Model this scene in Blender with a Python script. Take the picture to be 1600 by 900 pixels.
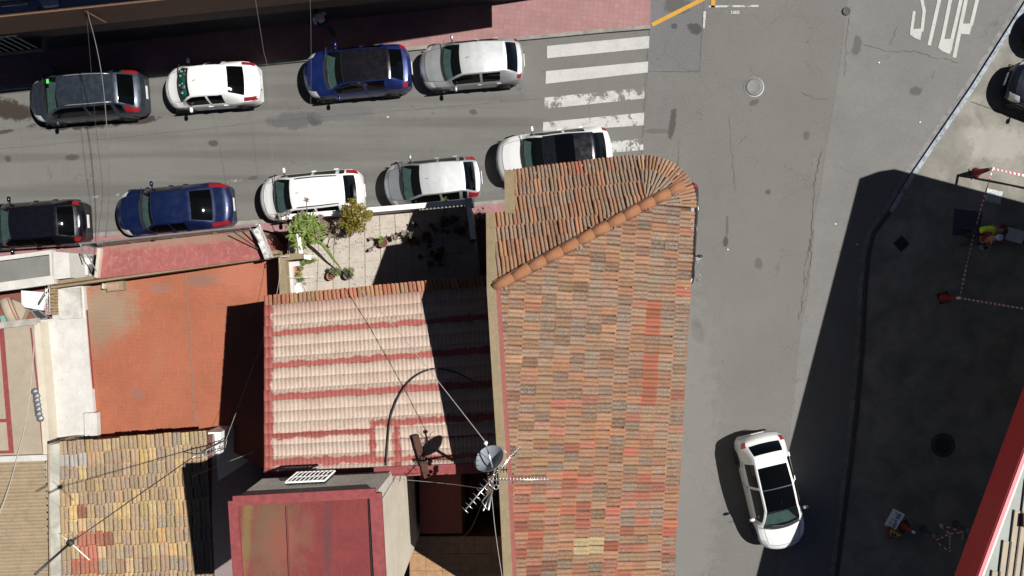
import bpy, bmesh, math, random
from mathutils import Vector, Matrix
R = math.radians
rnd = random.Random(7)
scene = bpy.context.scene
for o in list(bpy.data.objects): bpy.data.objects.remove(o)
COL = scene.collection

# ---------------------------------------------------------------- camera, sky, sun, exposure
CAM_H = 27.0
cam = bpy.data.cameras.new("camera"); cam.sensor_width = 36; cam.lens = 24.3; cam.clip_end = 600
camo = bpy.data.objects.new("camera", cam); COL.objects.link(camo)
camo.location = (0, 0, CAM_H); scene.camera = camo
SUN = Vector((0.6875, 0.105, 1.0)).normalized()
sl = bpy.data.lights.new("sun", 'SUN'); sl.energy = 5.0; sl.angle = R(0.5); sl.color = (1, .965, .91)
so = bpy.data.objects.new("sun", sl); COL.objects.link(so)
so.rotation_euler = (-SUN).to_track_quat('-Z', 'Y').to_euler(); so.location = (30, 5, 40)
w = bpy.data.worlds.new("World"); scene.world = w; w.use_nodes = True
nt = w.node_tree; nt.nodes.clear()
sky = nt.nodes.new('ShaderNodeTexSky'); sky.sky_type = 'NISHITA'; sky.sun_disc = False
sky.sun_elevation = math.asin(SUN.z); sky.sun_rotation = math.atan2(SUN.x, SUN.y)
sky.air_density = .28; sky.dust_density = .1; sky.ozone_density = .6
bg = nt.nodes.new('ShaderNodeBackground'); bg.inputs[1].default_value = 0.05
wo = nt.nodes.new('ShaderNodeOutputWorld')
nt.links.new(sky.outputs[0], bg.inputs[0]); nt.links.new(bg.outputs[0], wo.inputs[0])
scene.view_settings.view_transform = 'Standard'; scene.view_settings.look = 'None'
scene.view_settings.exposure = 0.45; scene.view_settings.gamma = 1

# ---------------------------------------------------------------- helpers
F = 1080.0
def P(u, v, z=0.0):
    """a point of the site at height z, read off the survey picture (40 px per metre at street level)"""
    k = (CAM_H - z) / F
    return Vector(((u - 800) * k, (450 - v) * k, z))

def cleanse(props):
    return {k: v for k, v in props.items() if v}
def tag(o, label=None, cat=None, group=None, kind=None):
    for k, v in cleanse(dict(label=label, category=cat, group=group, kind=kind)).items(): o[k] = v
    return o
def link(o, parent=None):
    COL.objects.link(o)
    if parent is not None: o.parent = parent
    return o
OFF = {}
def empty(name, loc=(0, 0, 0), rz=0.0, local=False):
    o = bpy.data.objects.new(name, None); o.location = loc; o.rotation_euler = (0, 0, rz)
    if not local: OFF[o.name] = Vector(loc)      # parts are given in site coordinates
    o.empty_display_size = .2
    return link(o)

class MB:
    def __init__(s): s.v = []; s.f = []; s.m = []; s.uv = {}
    def add(s, vs, fs, mi=0):
        b = len(s.v); s.v += [tuple(x) for x in vs]
        for f in fs: s.f.append([b + i for i in f]); s.m.append(mi)
        return b
    def poly(s, pts, mi=0): s.add(pts, [list(range(len(pts)))], mi)
    def box(s, c, size, rz=0.0, mi=0, M=None):
        sx, sy, sz = [a / 2 for a in size]; c = Vector(c)
        T = M if M is not None else Matrix.Rotation(rz, 3, 'Z')
        vs = [c + T @ Vector((x * sx, y * sy, z * sz)) for x in (-1, 1) for y in (-1, 1) for z in (-1, 1)]
        s.add(vs, [(0, 1, 3, 2), (4, 6, 7, 5), (0, 4, 5, 1), (2, 3, 7, 6), (0, 2, 6, 4), (1, 5, 7, 3)], mi)
    def bar(s, a, b, wd, ht, mi=0, up=Vector((0, 0, 1))):
        a = Vector(a); b = Vector(b); d = b - a; L = d.length
        if L < 1e-6: return
        x = d / L
        if abs(x.dot(up)) > .98: up = Vector((1, 0, 0))
        y = up.cross(x).normalized(); z = x.cross(y)
        M = Matrix((x, y, z)).transposed()
        s.box((a + b) / 2, (L, wd, ht), M=M, mi=mi)
    def prism(s, xy, z0, z1, mi=0, mtop=None):
        n = len(xy)
        zz0 = z0 if hasattr(z0, '__len__') else [z0] * n
        zz1 = z1 if hasattr(z1, '__len__') else [z1] * n
        a = sum(xy[i][0] * xy[(i + 1) % n][1] - xy[(i + 1) % n][0] * xy[i][1] for i in range(n))
        idx = list(range(n)) if a > 0 else list(range(n))[::-1]
        vs = [(xy[i][0], xy[i][1], zz0[i]) for i in idx] + [(xy[i][0], xy[i][1], zz1[i]) for i in idx]
        b = s.add(vs, [(i, (i + 1) % n, n + (i + 1) % n, n + i) for i in range(n)], mi)
        s.f.append([b + n + i for i in range(n)]); s.m.append(mi if mtop is None else mtop)
        s.f.append([b + n - 1 - i for i in range(n)]); s.m.append(mi)
    def tube(s, pts, r, seg=6, mi=0, cap=True):
        pts = [Vector(p) for p in pts]; n = len(pts)
        rs = r if hasattr(r, '__len__') else [r] * n
        rings = []; prev = None
        for i in range(n):
            t = (pts[min(i + 1, n - 1)] - pts[max(i - 1, 0)]).normalized()
            if prev is None:
                up = Vector((0, 0, 1)) if abs(t.z) < .9 else Vector((1, 0, 0))
                x = t.cross(up).normalized()
            else:
                x = (prev - t * prev.dot(t)).normalized()
            prev = x; y = t.cross(x)
            rings.append([pts[i] + (x * math.cos(a) + y * math.sin(a)) * rs[i] for a in [2 * math.pi * k / seg for k in range(seg)]])
        b = len(s.v)
        s.add([p for ring in rings for p in ring], [(i * seg + k, i * seg + (k + 1) % seg, (i + 1) * seg + (k + 1) % seg, (i + 1) * seg + k) for i in range(n - 1) for k in range(seg)], mi)
        if cap:
            s.f.append([b + k for k in range(seg)][::-1]); s.m.append(mi)
            s.f.append([b + (n - 1) * seg + k for k in range(seg)]); s.m.append(mi)
    def lathe(s, prof, c=(0, 0, 0), seg=16, mi=0, M=None):
        c = Vector(c); M = M or Matrix.Identity(3)
        vs = [c + M @ Vector((r * math.cos(2 * math.pi * k / seg), r * math.sin(2 * math.pi * k / seg), z)) for r, z in prof for k in range(seg)]
        n = len(prof)
        b = s.add(vs, [(i * seg + k, i * seg + (k + 1) % seg, (i + 1) * seg + (k + 1) % seg, (i + 1) * seg + k) for i in range(n - 1) for k in range(seg)], mi)
        s.f.append([b + k for k in range(seg)][::-1]); s.m.append(mi)
        s.f.append([b + (n - 1) * seg + k for k in range(seg)]); s.m.append(mi)
    def build(s, name, mats, parent=None, smooth=False, attrs=None):
        off = OFF.get(parent.name) if parent is not None else None
        if off is not None: s.v = [(x - off.x, y - off.y, z - off.z) for x, y, z in s.v]
        me = bpy.data.meshes.new(name); me.from_pydata(s.v, [], s.f)
        for m in (mats if isinstance(mats, (list, tuple)) else [mats]): me.materials.append(m)
        if len(me.polygons) == len(s.m):
            me.polygons.foreach_set('material_index', s.m)
        if smooth: me.polygons.foreach_set('use_smooth', [True] * len(me.polygons))
        if attrs:
            for nm, (typ, vals) in attrs.items():
                at = me.attributes.new(nm, typ, 'POINT')
                if typ == 'FLOAT_COLOR': at.data.foreach_set('color', [c for v in vals for c in v])
                else: at.data.foreach_set('value', vals)
        me.validate(); me.update()
        o = bpy.data.objects.new(name, me)
        if off is not None: OFF[o.name] = off
        return link(o, parent)

def struct(o):
    o['kind'] = 'structure'; return o

# ---------------------------------------------------------------- materials
MATS = {}
class NB:
    def __init__(s, name):
        s.m = bpy.data.materials.new(name); s.m.use_nodes = True; s.t = s.m.node_tree
        s.b = s.t.nodes['Principled BSDF']; s.co = None
    def n(s, t, **k):
        x = s.t.nodes.new(t)
        for a, b in k.items(): setattr(x, a, b)
        return x
    def l(s, a, b): s.t.links.new(a, b)
    def coord(s, scale=(1, 1, 1), rot=0.0, kind='Object'):
        tc = s.n('ShaderNodeTexCoord'); mp = s.n('ShaderNodeMapping')
        mp.inputs['Scale'].default_value = scale; mp.inputs['Rotation'].default_value = (0, 0, rot)
        s.l(tc.outputs[kind], mp.inputs[0]); return mp.outputs[0]
    def pos(s, scale=(1, 1, 1), rot=0.0):
        g = s.n('ShaderNodeNewGeometry'); mp = s.n('ShaderNodeMapping')
        mp.inputs['Scale'].default_value = scale; mp.inputs['Rotation'].default_value = (0, 0, rot)
        s.l(g.outputs['Position'], mp.inputs[0]); return mp.outputs[0]
    def noise(s, vec, scale=5, detail=4, rough=.6, dist=0):
        x = s.n('ShaderNodeTexNoise'); x.inputs['Scale'].default_value = scale; x.inputs['Detail'].default_value = detail
        x.inputs['Roughness'].default_value = rough; x.inputs['Distortion'].default_value = dist
        s.l(vec, x.inputs['Vector']); return x.outputs['Fac']
    def ramp(s, fac, a, b, va=0.0, vb=1.0):
        x = s.n('ShaderNodeMapRange'); x.inputs[1].default_value = a; x.inputs[2].default_value = b
        x.inputs[3].default_value = va; x.inputs[4].default_value = vb
        s.l(fac, x.inputs[0]); return x.outputs[0]
    def mix(s, fac, a, b, mode='MIX'):
        x = s.n('ShaderNodeMix'); x.data_type = 'RGBA'; x.blend_type = mode
        for val, i in ((fac, 0), (a, 6), (b, 7)):
            if isinstance(val, (int, float)): x.inputs[i].default_value = val
            elif isinstance(val, (tuple, list)): x.inputs[i].default_value = (*val[:3], 1)
            else: s.l(val, x.inputs[i])
        return x.outputs[2]
    def math(s, op, a, b=0.0, c=None):
        x = s.n('ShaderNodeMath'); x.operation = op
        for val, i in ((a, 0), (b, 1), (c, 2)):
            if val is None: continue
            if isinstance(val, (int, float)): x.inputs[i].default_value = val
            else: s.l(val, x.inputs[i])
        return x.outputs[0]
    def out(s, col=None, rough=.8, metal=0.0, bump=None, bstr=.3, bdist=.02, spec=None, coat=None):
        b = s.b
        if col is not None:
            if isinstance(col, (tuple, list)): b.inputs['Base Color'].default_value = (*col[:3], 1)
            else: s.l(col, b.inputs['Base Color'])
        if isinstance(rough, (int, float)): b.inputs['Roughness'].default_value = rough
        else: s.l(rough, b.inputs['Roughness'])
        b.inputs['Metallic'].default_value = metal
        if spec is not None: b.inputs['Specular IOR Level'].default_value = spec
        if coat is not None:
            b.inputs['Coat Weight'].default_value = coat; b.inputs['Coat Roughness'].default_value = .06
        if bump is not None:
            bp = s.n('ShaderNodeBump'); bp.inputs['Strength'].default_value = bstr; bp.inputs['Distance'].default_value = bdist
            s.l(bump, bp.inputs['Height']); s.l(bp.outputs[0], b.inputs['Normal'])
        return s.m

def flat(name, col, rough=.7, metal=0.0, var=.15, scale=6, bstr=.15, spec=None, coat=None):
    """plain surface with a little mottling"""
    if name in MATS: return MATS[name]
    k = NB(name); v = k.pos()
    n = k.noise(v, scale, 5, .65)
    lo = tuple(c * (1 - var) for c in col); hi = tuple(min(1, c * (1 + var)) for c in col)
    c = k.mix(k.ramp(n, .3, .7), lo, hi)
    MATS[name] = k.out(c, rough, metal, bump=k.noise(v, scale * 8, 3), bstr=bstr, spec=spec, coat=coat)
    return MATS[name]

def blobs(k, base, vec_pos, items, edge=.35):
    """stains of given centre / radii / turn on a surface, ragged edges"""
    nz = k.noise(vec_pos, 3.0, 5, .65); nf = k.noise(vec_pos, 14.0, 4, .7)
    for (u, v, ru, rv, rot, colr, st) in items:
        c = P(u, v, 0)
        mp = k.n('ShaderNodeMapping'); mp.vector_type = 'TEXTURE'
        mp.inputs['Location'].default_value = (c.x, c.y, 0); mp.inputs['Rotation'].default_value = (0, 0, R(rot))
        mp.inputs['Scale'].default_value = (ru / 40, rv / 40, 1000)
        g = k.n('ShaderNodeNewGeometry'); k.l(g.outputs['Position'], mp.inputs[0])
        ln = k.n('ShaderNodeVectorMath'); ln.operation = 'LENGTH'; k.l(mp.outputs[0], ln.inputs[0])
        d = k.math('ADD', ln.outputs['Value'], k.math('MULTIPLY', k.math('SUBTRACT', nz, .5), 1.6))
        d = k.math('ADD', d, k.math('MULTIPLY', k.math('SUBTRACT', nf, .5), .7))
        f = k.ramp(d, 1.0 + edge / 2, 1.0 - edge / 2, 0.0, st)
        base = k.mix(f, base, colr)
    return base

def asphalt(name, base, items=(), streak=.0, rough_scale=1.0, warm=None):
    k = NB(name); v = k.pos()
    big = k.noise(v, .35, 4, .6); med = k.noise(v, 2.2, 6, .7); fine = k.noise(v, 22, 4, .85); grit = k.noise(v, 60, 2, .85)
    c = k.mix(k.ramp(big, .35, .65), tuple(x * .88 for x in base), tuple(x * 1.1 for x in (warm or base)))
    c = k.mix(k.ramp(med, .35, .7, 0, .45), c, tuple(x * .72 for x in base))
    c = k.mix(k.ramp(fine, .38, .62, 0, .8 * rough_scale), c, tuple(x * 1.6 for x in base))
    c = k.mix(k.ramp(grit, .42, .6, .95 * rough_scale, 0), c, tuple(x * .55 for x in base))
    if streak:
        sv = k.pos((.06, 1.5, 1), R(-5)); st = k.noise(sv, 1.2, 3, .5)
        gx = k.n('ShaderNodeSeparateXYZ'); k.l(v, gx.inputs[0]); st = k.math('MULTIPLY', st, k.ramp(gx.outputs[0], 0.5, 3.0, 1, .5))
        c = k.mix(k.ramp(st, .45, .62, 0, streak), c, tuple(x * .56 for x in base))
    # hairline cracks
    vo = k.n('ShaderNodeTexVoronoi'); vo.feature = 'DISTANCE_TO_EDGE'; vo.inputs['Scale'].default_value = .55
    wv = k.n('ShaderNodeVectorMath'); wv.operation = 'ADD'
    nn = k.n('ShaderNodeTexNoise'); nn.inputs['Scale'].default_value = 1.4; nn.inputs['Detail'].default_value = 6; k.l(v, nn.inputs['Vector'])
    sc = k.n('ShaderNodeVectorMath'); sc.operation = 'SCALE'; sc.inputs['Scale'].default_value = 1.1; k.l(nn.outputs['Color'], sc.inputs[0])
    k.l(v, wv.inputs[0]); k.l(sc.outputs[0], wv.inputs[1]); k.l(wv.outputs[0], vo.inputs['Vector'])
    line = k.ramp(vo.outputs['Distance'], .0, .008, 1, 0)
    msk = k.ramp(k.noise(v, .5, 2), .5, .6, 0, .55)
    c = k.mix(k.math('MULTIPLY', line, msk), c, tuple(x * .35 for x in base))
    # small dark spots
    sp = k.n('ShaderNodeTexVoronoi'); sp.inputs['Scale'].default_value = 1.1; k.l(v, sp.inputs['Vector'])
    c = k.mix(k.math('MULTIPLY', k.ramp(sp.outputs['Distance'], .035, .06, .5, 0), k.ramp(big, .45, .55)), c, tuple(x * .4 for x in base))
    if items: c = blobs(k, c, v, items)
    return k.out(c, .92, bump=k.math('ADD', fine, grit), bstr=.35, bdist=.01, spec=.25)

def dk(x=.05): return (x, x * .97, x * .95)
ROAD_ST = [
    (460, 188, 40, 12, 4, (.085, .086, .089), .9), (492, 186, 12, 11, 0, (.05, .052, .055), .8), (535, 177, 48, 12, 5, (.10, .104, .105), .75),
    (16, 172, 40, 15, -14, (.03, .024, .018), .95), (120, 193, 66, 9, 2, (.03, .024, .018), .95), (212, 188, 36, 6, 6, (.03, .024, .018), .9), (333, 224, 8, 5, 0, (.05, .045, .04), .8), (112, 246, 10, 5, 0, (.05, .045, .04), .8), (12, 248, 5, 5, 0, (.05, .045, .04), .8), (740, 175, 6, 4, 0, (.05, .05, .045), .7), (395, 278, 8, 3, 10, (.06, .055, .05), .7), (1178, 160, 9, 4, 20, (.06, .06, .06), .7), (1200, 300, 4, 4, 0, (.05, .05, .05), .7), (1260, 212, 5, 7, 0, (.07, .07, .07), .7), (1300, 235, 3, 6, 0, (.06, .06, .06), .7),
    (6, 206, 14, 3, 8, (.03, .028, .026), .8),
    (1048, 195, 5, 26, -8, (.05, .047, .044), .7), (1086, 45, 11, 8, -30, (.045, .045, .046), .9), (1054, 41, 5, 4, 0, (.045, .045, .046), .8),
    (1134, 378, 4, 9, 0, (.05, .045, .04), .85), (1136, 352, 2, 16, 0, (.06, .055, .05), .6), (1185, 412, 6, 10, 0, (.07, .068, .065), .6),
    (1339, 72, 7, 16, -10, (.07, .07, .07), .7), (1431, 142, 10, 7, 20, (.07, .07, .075), .8), (1090, 515, 10, 20, 20, (.075, .07, .07), .5),
    (1058, 12, 22, 16, 0, (.07, .06, .055), .6), (815, 83, 5, 4, 0, (.05, .05, .05), .8), (310, 300, 60, 14, 5, (.13, .12, .105), .3),
    (1060, 720, 60, 300, 0, (.21, .205, .195), .25)]
M_ROAD = asphalt('asphalt_road', (.152, .148, .141), ROAD_ST, streak=.55, warm=(.166, .160, .148))
M_ROAD2 = asphalt('asphalt_smooth_lane', (.158, .156, .151), [(1339, 72, 7, 16, -10, (.07, .07, .07), .7), (1431, 142, 10, 7, 20, (.07, .07, .075), .8)], rough_scale=.45)
M_PATCH = asphalt('asphalt_patch_dark', (.136, .136, .138), [(1086, 45, 11, 8, -30, (.05, .05, .05), .9), (1054, 41, 5, 4, 0, (.05, .05, .05), .8), (1058, 8, 22, 13, 0, (.06, .055, .05), .6)], rough_scale=.5)
M_PATCH2 = asphalt('asphalt_patch_brown', (.142, .136, .130), [(1050, 195, 5, 26, -8, (.05, .047, .044), .8), (1030, 205, 22, 4, 0, (.08, .07, .06), .5)], rough_scale=.5)

def concrete(name, base, items=(), sc=1.0, contrast=.3):
    k = NB(name); v = k.pos()
    a = k.noise(v, .8 * sc, 6, .65, .4); b = k.noise(v, 5 * sc, 6, .7); f = k.noise(v, 50, 3, .7)
    c = k.mix(k.ramp(a, .38, .62), tuple(x * (1 - contrast) for x in base), tuple(min(1, x * (1 + contrast * .7)) for x in base))
    c = k.mix(k.ramp(b, .45, .75, 0, .5), c, tuple(x * .7 for x in base))
    c = k.mix(k.ramp(f, .4, .65, 0, .25), c, tuple(min(1, x * 1.25) for x in base))
    if items: c = blobs(k, c, v, items)
    return k.out(c, .9, bump=f, bstr=.2, bdist=.01, spec=.25)
M_CONC = concrete('forecourt_concrete', (.205, .195, .172), [(1545, 225, 60, 25, 0, (.30, .29, .27), .6), (1480, 240, 40, 30, 30, (.15, .145, .13), .5)])
M_KERB = concrete('kerb_stone', (.22, .21, .19), sc=3)
M_BLUEKERB = concrete('kerb_blue_worn', (.27, .30, .34), sc=8, contrast=.5)
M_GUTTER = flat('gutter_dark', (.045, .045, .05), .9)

def paving(name, base, joint, sx, sy, rot):
    k = NB(name); v = k.pos((1, 1, 1), rot)
    br = k.n('ShaderNodeTexBrick'); br.offset = 0.0; br.inputs['Scale'].default_value = 1
    br.inputs['Brick Width'].default_value = sx; br.inputs['Row Height'].default_value = sy; br.inputs['Mortar Size'].default_value = .008
    br.inputs['Color1'].default_value = (*base, 1); br.inputs['Color2'].default_value = (*[x * .86 for x in base], 1); br.inputs['Mortar'].default_value = (*joint, 1)
    k.l(v, br.inputs['Vector'])
    n = k.noise(k.pos(), 1.1, 5, .7); n2 = k.noise(k.pos(), 9, 4, .7)
    c = k.mix(k.ramp(n, .4, .62, 0, .6), br.outputs['Color'], tuple(x * .72 for x in base))
    c = k.mix(k.ramp(n2, .5, .7, 0, .4), c, (.24, .2, .18))
    return k.out(c, .85, bump=br.outputs['Fac'], bstr=-.3, bdist=.01, spec=.25)
M_PINK = paving('pink_paving', (.31, .165, .165), (.2, .13, .12), .2, .2, R(5))

def paint_mat(name, col, wear, scale=3.0):
    """worn road paint: flakes off down to the surface below"""
    k = NB(name); v = k.pos()
    n = k.noise(v, scale, 8, .72, .3); f = k.noise(v, scale * 9, 4, .75)
    c = k.mix(k.ramp(f, .35, .65), tuple(x * .78 for x in col), col); c = k.mix(k.ramp(k.noise(v, 1.3, 6, .75), .45, .68, 0, .5), c, tuple(x * .62 for x in col))
    k.out(c, .75, spec=.3)
    h = k.math('ADD', k.math('MULTIPLY', n, .8), k.math('MULTIPLY', f, .2))
    fac = k.ramp(h, wear - .03, wear + .03, 1, 0)
    tr = k.n('ShaderNodeBsdfTransparent'); mx = k.n('ShaderNodeMixShader')
    k.l(fac, mx.inputs[0]); k.l(k.b.outputs[0], mx.inputs[1]); k.l(tr.outputs[0], mx.inputs[2])
    k.l(mx.outputs[0], k.t.nodes['Material Output'].inputs[0])
    return k.m
W_PAINT = (.45, .45, .435)
M_W1 = paint_mat('road_paint_fresh', W_PAINT, .30); M_W2 = paint_mat('road_paint_worn', W_PAINT, .42, 2.2)
M_W3 = paint_mat('road_paint_flaked', W_PAINT, .475, 1.5); M_WL = paint_mat('road_paint_letters', W_PAINT, .375, 2.6); M_W4 = paint_mat('road_paint_faint', (.27, .265, .25), .50, 1.8); M_YP = paint_mat('yellow_road_paint', (.50, .27, .035), .34)

# clay tiles: colour and lichen come with each tile
def tile_mat(name, lichen_col=(.28, .225, .18)):
    k = NB(name)
    at = k.n('ShaderNodeAttribute'); at.attribute_name = 'tint'
    al = k.n('ShaderNodeAttribute'); al.attribute_name = 'lichen'
    v = k.pos()
    big = k.noise(v, 5, 4, .7); f = k.noise(v, 42, 4, .75); f2 = k.noise(v, 90, 2, .7)
    c = k.mix(k.ramp(big, .35, .65, 0, .3), at.outputs['Color'], tuple(x for x in (.13, .085, .06)))
    f = k.noise(v, 19, 5, .85)
    thr = k.math('SUBTRACT', f, k.math('MULTIPLY', k.math('SUBTRACT', 1.0, al.outputs['Fac']), .22))
    c = k.mix(k.ramp(thr, .36, .52, 0, .72), c, lichen_col)
    c = k.mix(k.math('MULTIPLY', k.ramp(k.noise(v, 26, 4, .85), .50, .60, 0, .75), al.outputs['Fac']), c, (.07, .055, .045))
    c = k.mix(k.math('MULTIPLY', k.ramp(k.noise(v, 17, 4, .85), .60, .68, 0, .8), al.outputs['Fac']), c, (.40, .39, .37))
    return k.out(c, .88, bump=f, bstr=.35, bdist=.012, spec=.2)
M_TILE = tile_mat('clay_tile'); M_DECK = flat('mortar_orange', (.085, .04, .028), .9, var=.35)
M_RIDGE = flat('ridge_clay', (.33, .135, .06), .75, var=.35, scale=3)

M_RIDGE = None
def stained(name, base, c2, c3, s=1.0, grid=None, blob=None, zz=0):
    k = NB(name); v = k.pos()
    a = k.noise(v, .9 * s, 6, .7, .3); b = k.noise(v, 3.5 * s, 6, .75, .2); f = k.noise(v, 30, 4, .75)
    c = k.mix(k.ramp(a, .42, .62), base, tuple(x * .85 for x in base))
    c = k.mix(k.ramp(b, .50, .70, 0, .75), c, c2)
    c = k.mix(k.ramp(f, .52, .68, 0, .5), c, c3)
    sc_ = k.noise(k.pos((9, .7, 1), .12), 2.0, 4, .7); c = k.mix(k.ramp(sc_, .56, .68, 0, .35), c, c3)
    sp_ = k.n('ShaderNodeTexVoronoi'); sp_.inputs['Scale'].default_value = 2.6; k.l(v, sp_.inputs['Vector']); c = k.mix(k.math('MULTIPLY', k.ramp(sp_.outputs['Distance'], .05, .09, .5, 0), k.ramp(a, .48, .56)), c, tuple(x * .35 for x in base))
    if blob: c = blobs(k, c, v, blob, edge=.9)
    if grid:
        br = k.n('ShaderNodeTexBrick'); br.offset = .5; br.inputs['Scale'].default_value = 1
        br.inputs['Brick Width'].default_value = grid[0]; br.inputs['Row Height'].default_value = grid[1]; br.inputs['Mortar Size'].default_value = .006
        k.l(k.pos((1, 1, 1), grid[2]), br.inputs['Vector'])
        c = k.mix(k.math('MULTIPLY', br.outputs['Fac'], .28), c, tuple(x * .55 for x in base))
    return k.out(c, .85, bump=k.math('ADD', b, f), bstr=.25, bdist=.01, spec=.25)

def gz(u, v, z):
    """street-level pixel of a point seen at (u,v) at height z"""
    k = 1 - z / 27; return (800 + (u - 800) * k, 450 + (v - 450) * k)
def B(u, v, z, ru, rv, rot, col, st):
    a = gz(u, v, z); k = 1 - z / 27; return (a[0], a[1], ru * k, rv * k, rot, col, st)
M_RIDGE = stained('ridge_clay_weathered', (.27, .115, .055), (.15, .09, .055), (.33, .20, .12), s=6)
M_ORANGE = stained('orange_roof_paint', (.32, .102, .056), (.25, .105, .066), (.36, .19, .12), grid=(.28, .14, R(3)), blob=[
    B(165, 480, 2.5, 45, 40, 0, (.25, .19, .13), .9), B(150, 520, 2.5, 25, 30, 20, (.22, .16, .11), .6), B(320, 437, 2.5, 26, 10, 0, (.15, .12, .10), .6),
    B(250, 450, 2.5, 18, 8, 0, (.18, .14, .12), .5), B(215, 615, 2.5, 8, 8, 0, (.2, .12, .1), .6), B(380, 430, 2.5, 40, 30, 0, (.38, .14, .09), .7), B(245, 560, 2.5, 10, 40, 0, (.30, .12, .07), .5)])
M_PINKROOF = stained('pink_flaking_roof', (.29, .085, .08), (.38, .17, .15), (.33, .22, .18), s=1.5, blob=[
    B(290, 372, 3.3, 150, 10, 5, (.25, .17, .12), .75), B(380, 365, 3.3, 40, 9, 5, (.20, .13, .09), .7)])
M_REDTOP = stained('red_box_roof_paint', (.175, .036, .036), (.12, .032, .03), (.23, .06, .055), s=1.6, blob=[
    B(425, 840, 9.75, 42, 70, 0, (.13, .09, .05), .75), B(384, 840, 9.75, 7, 75, -3, (.17, .125, .05), .7), B(440, 850, 9.75, 22, 40, 0, (.25, .06, .05), .5), B(511, 845, 9.75, 7, 60, 0, (.10, .04, .04), .8), B(480, 830, 9.75, 12, 30, 0, (.17, .07, .05), .6)])
M_BEIGE = stained('beige_membrane', (.33, .28, .215), (.28, .23, .17), (.38, .33, .26), s=.8)
M_WHITEW = stained('whitewash', (.52, .505, .48), (.40, .38, .34), (.60, .59, .57), s=1.0)
M_CREAM = stained('cream_render', (.52, .47, .38), (.46, .41, .33), (.56, .52, .44), s=.7)
M_GREYW = stained('grey_block_wall', (.17, .16, .145), (.11, .10, .09), (.25, .23, .2), s=2.5)
M_MAROON = flat('maroon_render', (.13, .045, .04), .9); M_BROWNF = flat('brown_floor', (.30, .17, .085), .7, var=.25)
M_TANW = stained('tan_parapet', (.245, .19, .115), (.30, .25, .17), (.13, .11, .075), s=4)
M_REDLINE = flat('red_sealant', (.21, .042, .044), .7, var=.25)
M_GREYROOF = stained('grey_bitumen_roof', (.17, .17, .16), (.14, .14, .13), (.22, .22, .20), s=.8)
M_FASCIA = flat('ochre_fascia', (.28, .16, .095), .85, var=.1); M_BLUEG = flat('balcony_shade_blue', (.20, .22, .33), .6, var=.12)  # balcony floor: blue of the sky-lit shade is put into its colour
M_TERR = stained('terrace_tile', (.41, .37, .32), (.27, .23, .19), (.44, .41, .36), s=2.5)
M_WOODB = flat('rusty_brown', (.07, .03, .022), .9, var=.4)
M_STEEL = flat('galvanised_steel', (.48, .49, .5), .4, .7, .1); M_IRON = flat('dark_iron', (.05, .05, .052), .6, .4)
M_ALU = flat('aluminium', (.72, .72, .72), .3, .8, .05); M_BLACK = flat('black_rubber', (.02, .02, .021), .8, spec=.3)
M_PLAST = flat('black_plastic', (.025, .025, .027), .55); M_CABLE = flat('cable_black', (.02, .02, .02), .6); M_WIRE = flat('pale_wire', (.38, .36, .33), .5); M_WIREG = flat('grey_wire', (.16, .16, .16), .6)
M_WHITE = flat('white_paint', (.72, .72, .70), .45, var=.05); M_RED = flat('canopy_red', (.48, .018, .022), .45, var=.06)
M_SAFERED = flat('safety_red', (.27, .018, .018), .5); M_PINKEDGE = flat('canopy_edge_pink', (.75, .22, .24), .5, var=.05)
M_TERRAC = flat('terracotta', (.34, .13, .07), .85); M_SOIL = flat('soil', (.08, .05, .035), .95)

def glass_mat(name, tint, tr=.5, rough=.03):
    k = NB(name); b = k.b
    b.inputs['Base Color'].default_value = (*[x * .04 for x in tint], 1); b.inputs['Roughness'].default_value = rough
    b.inputs['Specular IOR Level'].default_value = .6
    t = k.n('ShaderNodeBsdfTransparent'); t.inputs[0].default_value = (*tint, 1); mx = k.n('ShaderNodeMixShader')
    mx.inputs[0].default_value = tr
    k.l(b.outputs[0], mx.inputs[1]); k.l(t.outputs[0], mx.inputs[2]); k.l(mx.outputs[0], k.t.nodes['Material Output'].inputs[0])
    return k.m
M_GLASS = glass_mat('car_glass', (.62, .80, .77), .82); M_DGLASS = glass_mat('car_glass_dark', (.05, .06, .065), .25)
M_PANEG = glass_mat('pane_glass', (.6, .75, .75), .45)
def car_paint(name, col, metal=.3, rough=.32, dust=.12):
    if name in MATS: return MATS[name]
    k = NB(name); v = k.coord(kind='Object')
    d = k.noise(v, 4, 6, .7); s2 = k.noise(v, 30, 3, .7)
    dustc = tuple(min(.8, x * .6 + .12) for x in col)
    c = k.mix(k.ramp(d, .4, .7, 0, dust), col, dustc); c = k.mix(k.ramp(s2, .6, .72, 0, dust * .8), c, dustc)
    r = k.ramp(d, .35, .7, rough, rough + .15)
    MATS[name] = k.out(c, r, metal, coat=.7); return MATS[name]

# ================================================================ THE GROUND
def sheet(name, pts, z, mat, thick=None, parent=None):
    m = MB(); xy = [P(u, v, 0)[:2] for u, v in pts]
    if thick: m.prism(xy, z - thick, z)
    else:
        a = sum(xy[i][0] * xy[(i + 1) % len(xy)][1] - xy[(i + 1) % len(xy)][0] * xy[i][1] for i in range(len(xy)))
        if a < 0: xy = xy[::-1]
        m.poly([(x, y, z) for x, y in xy])
    o = m.build(name, mat, parent)
    if parent is None: struct(o)
    return o

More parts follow.
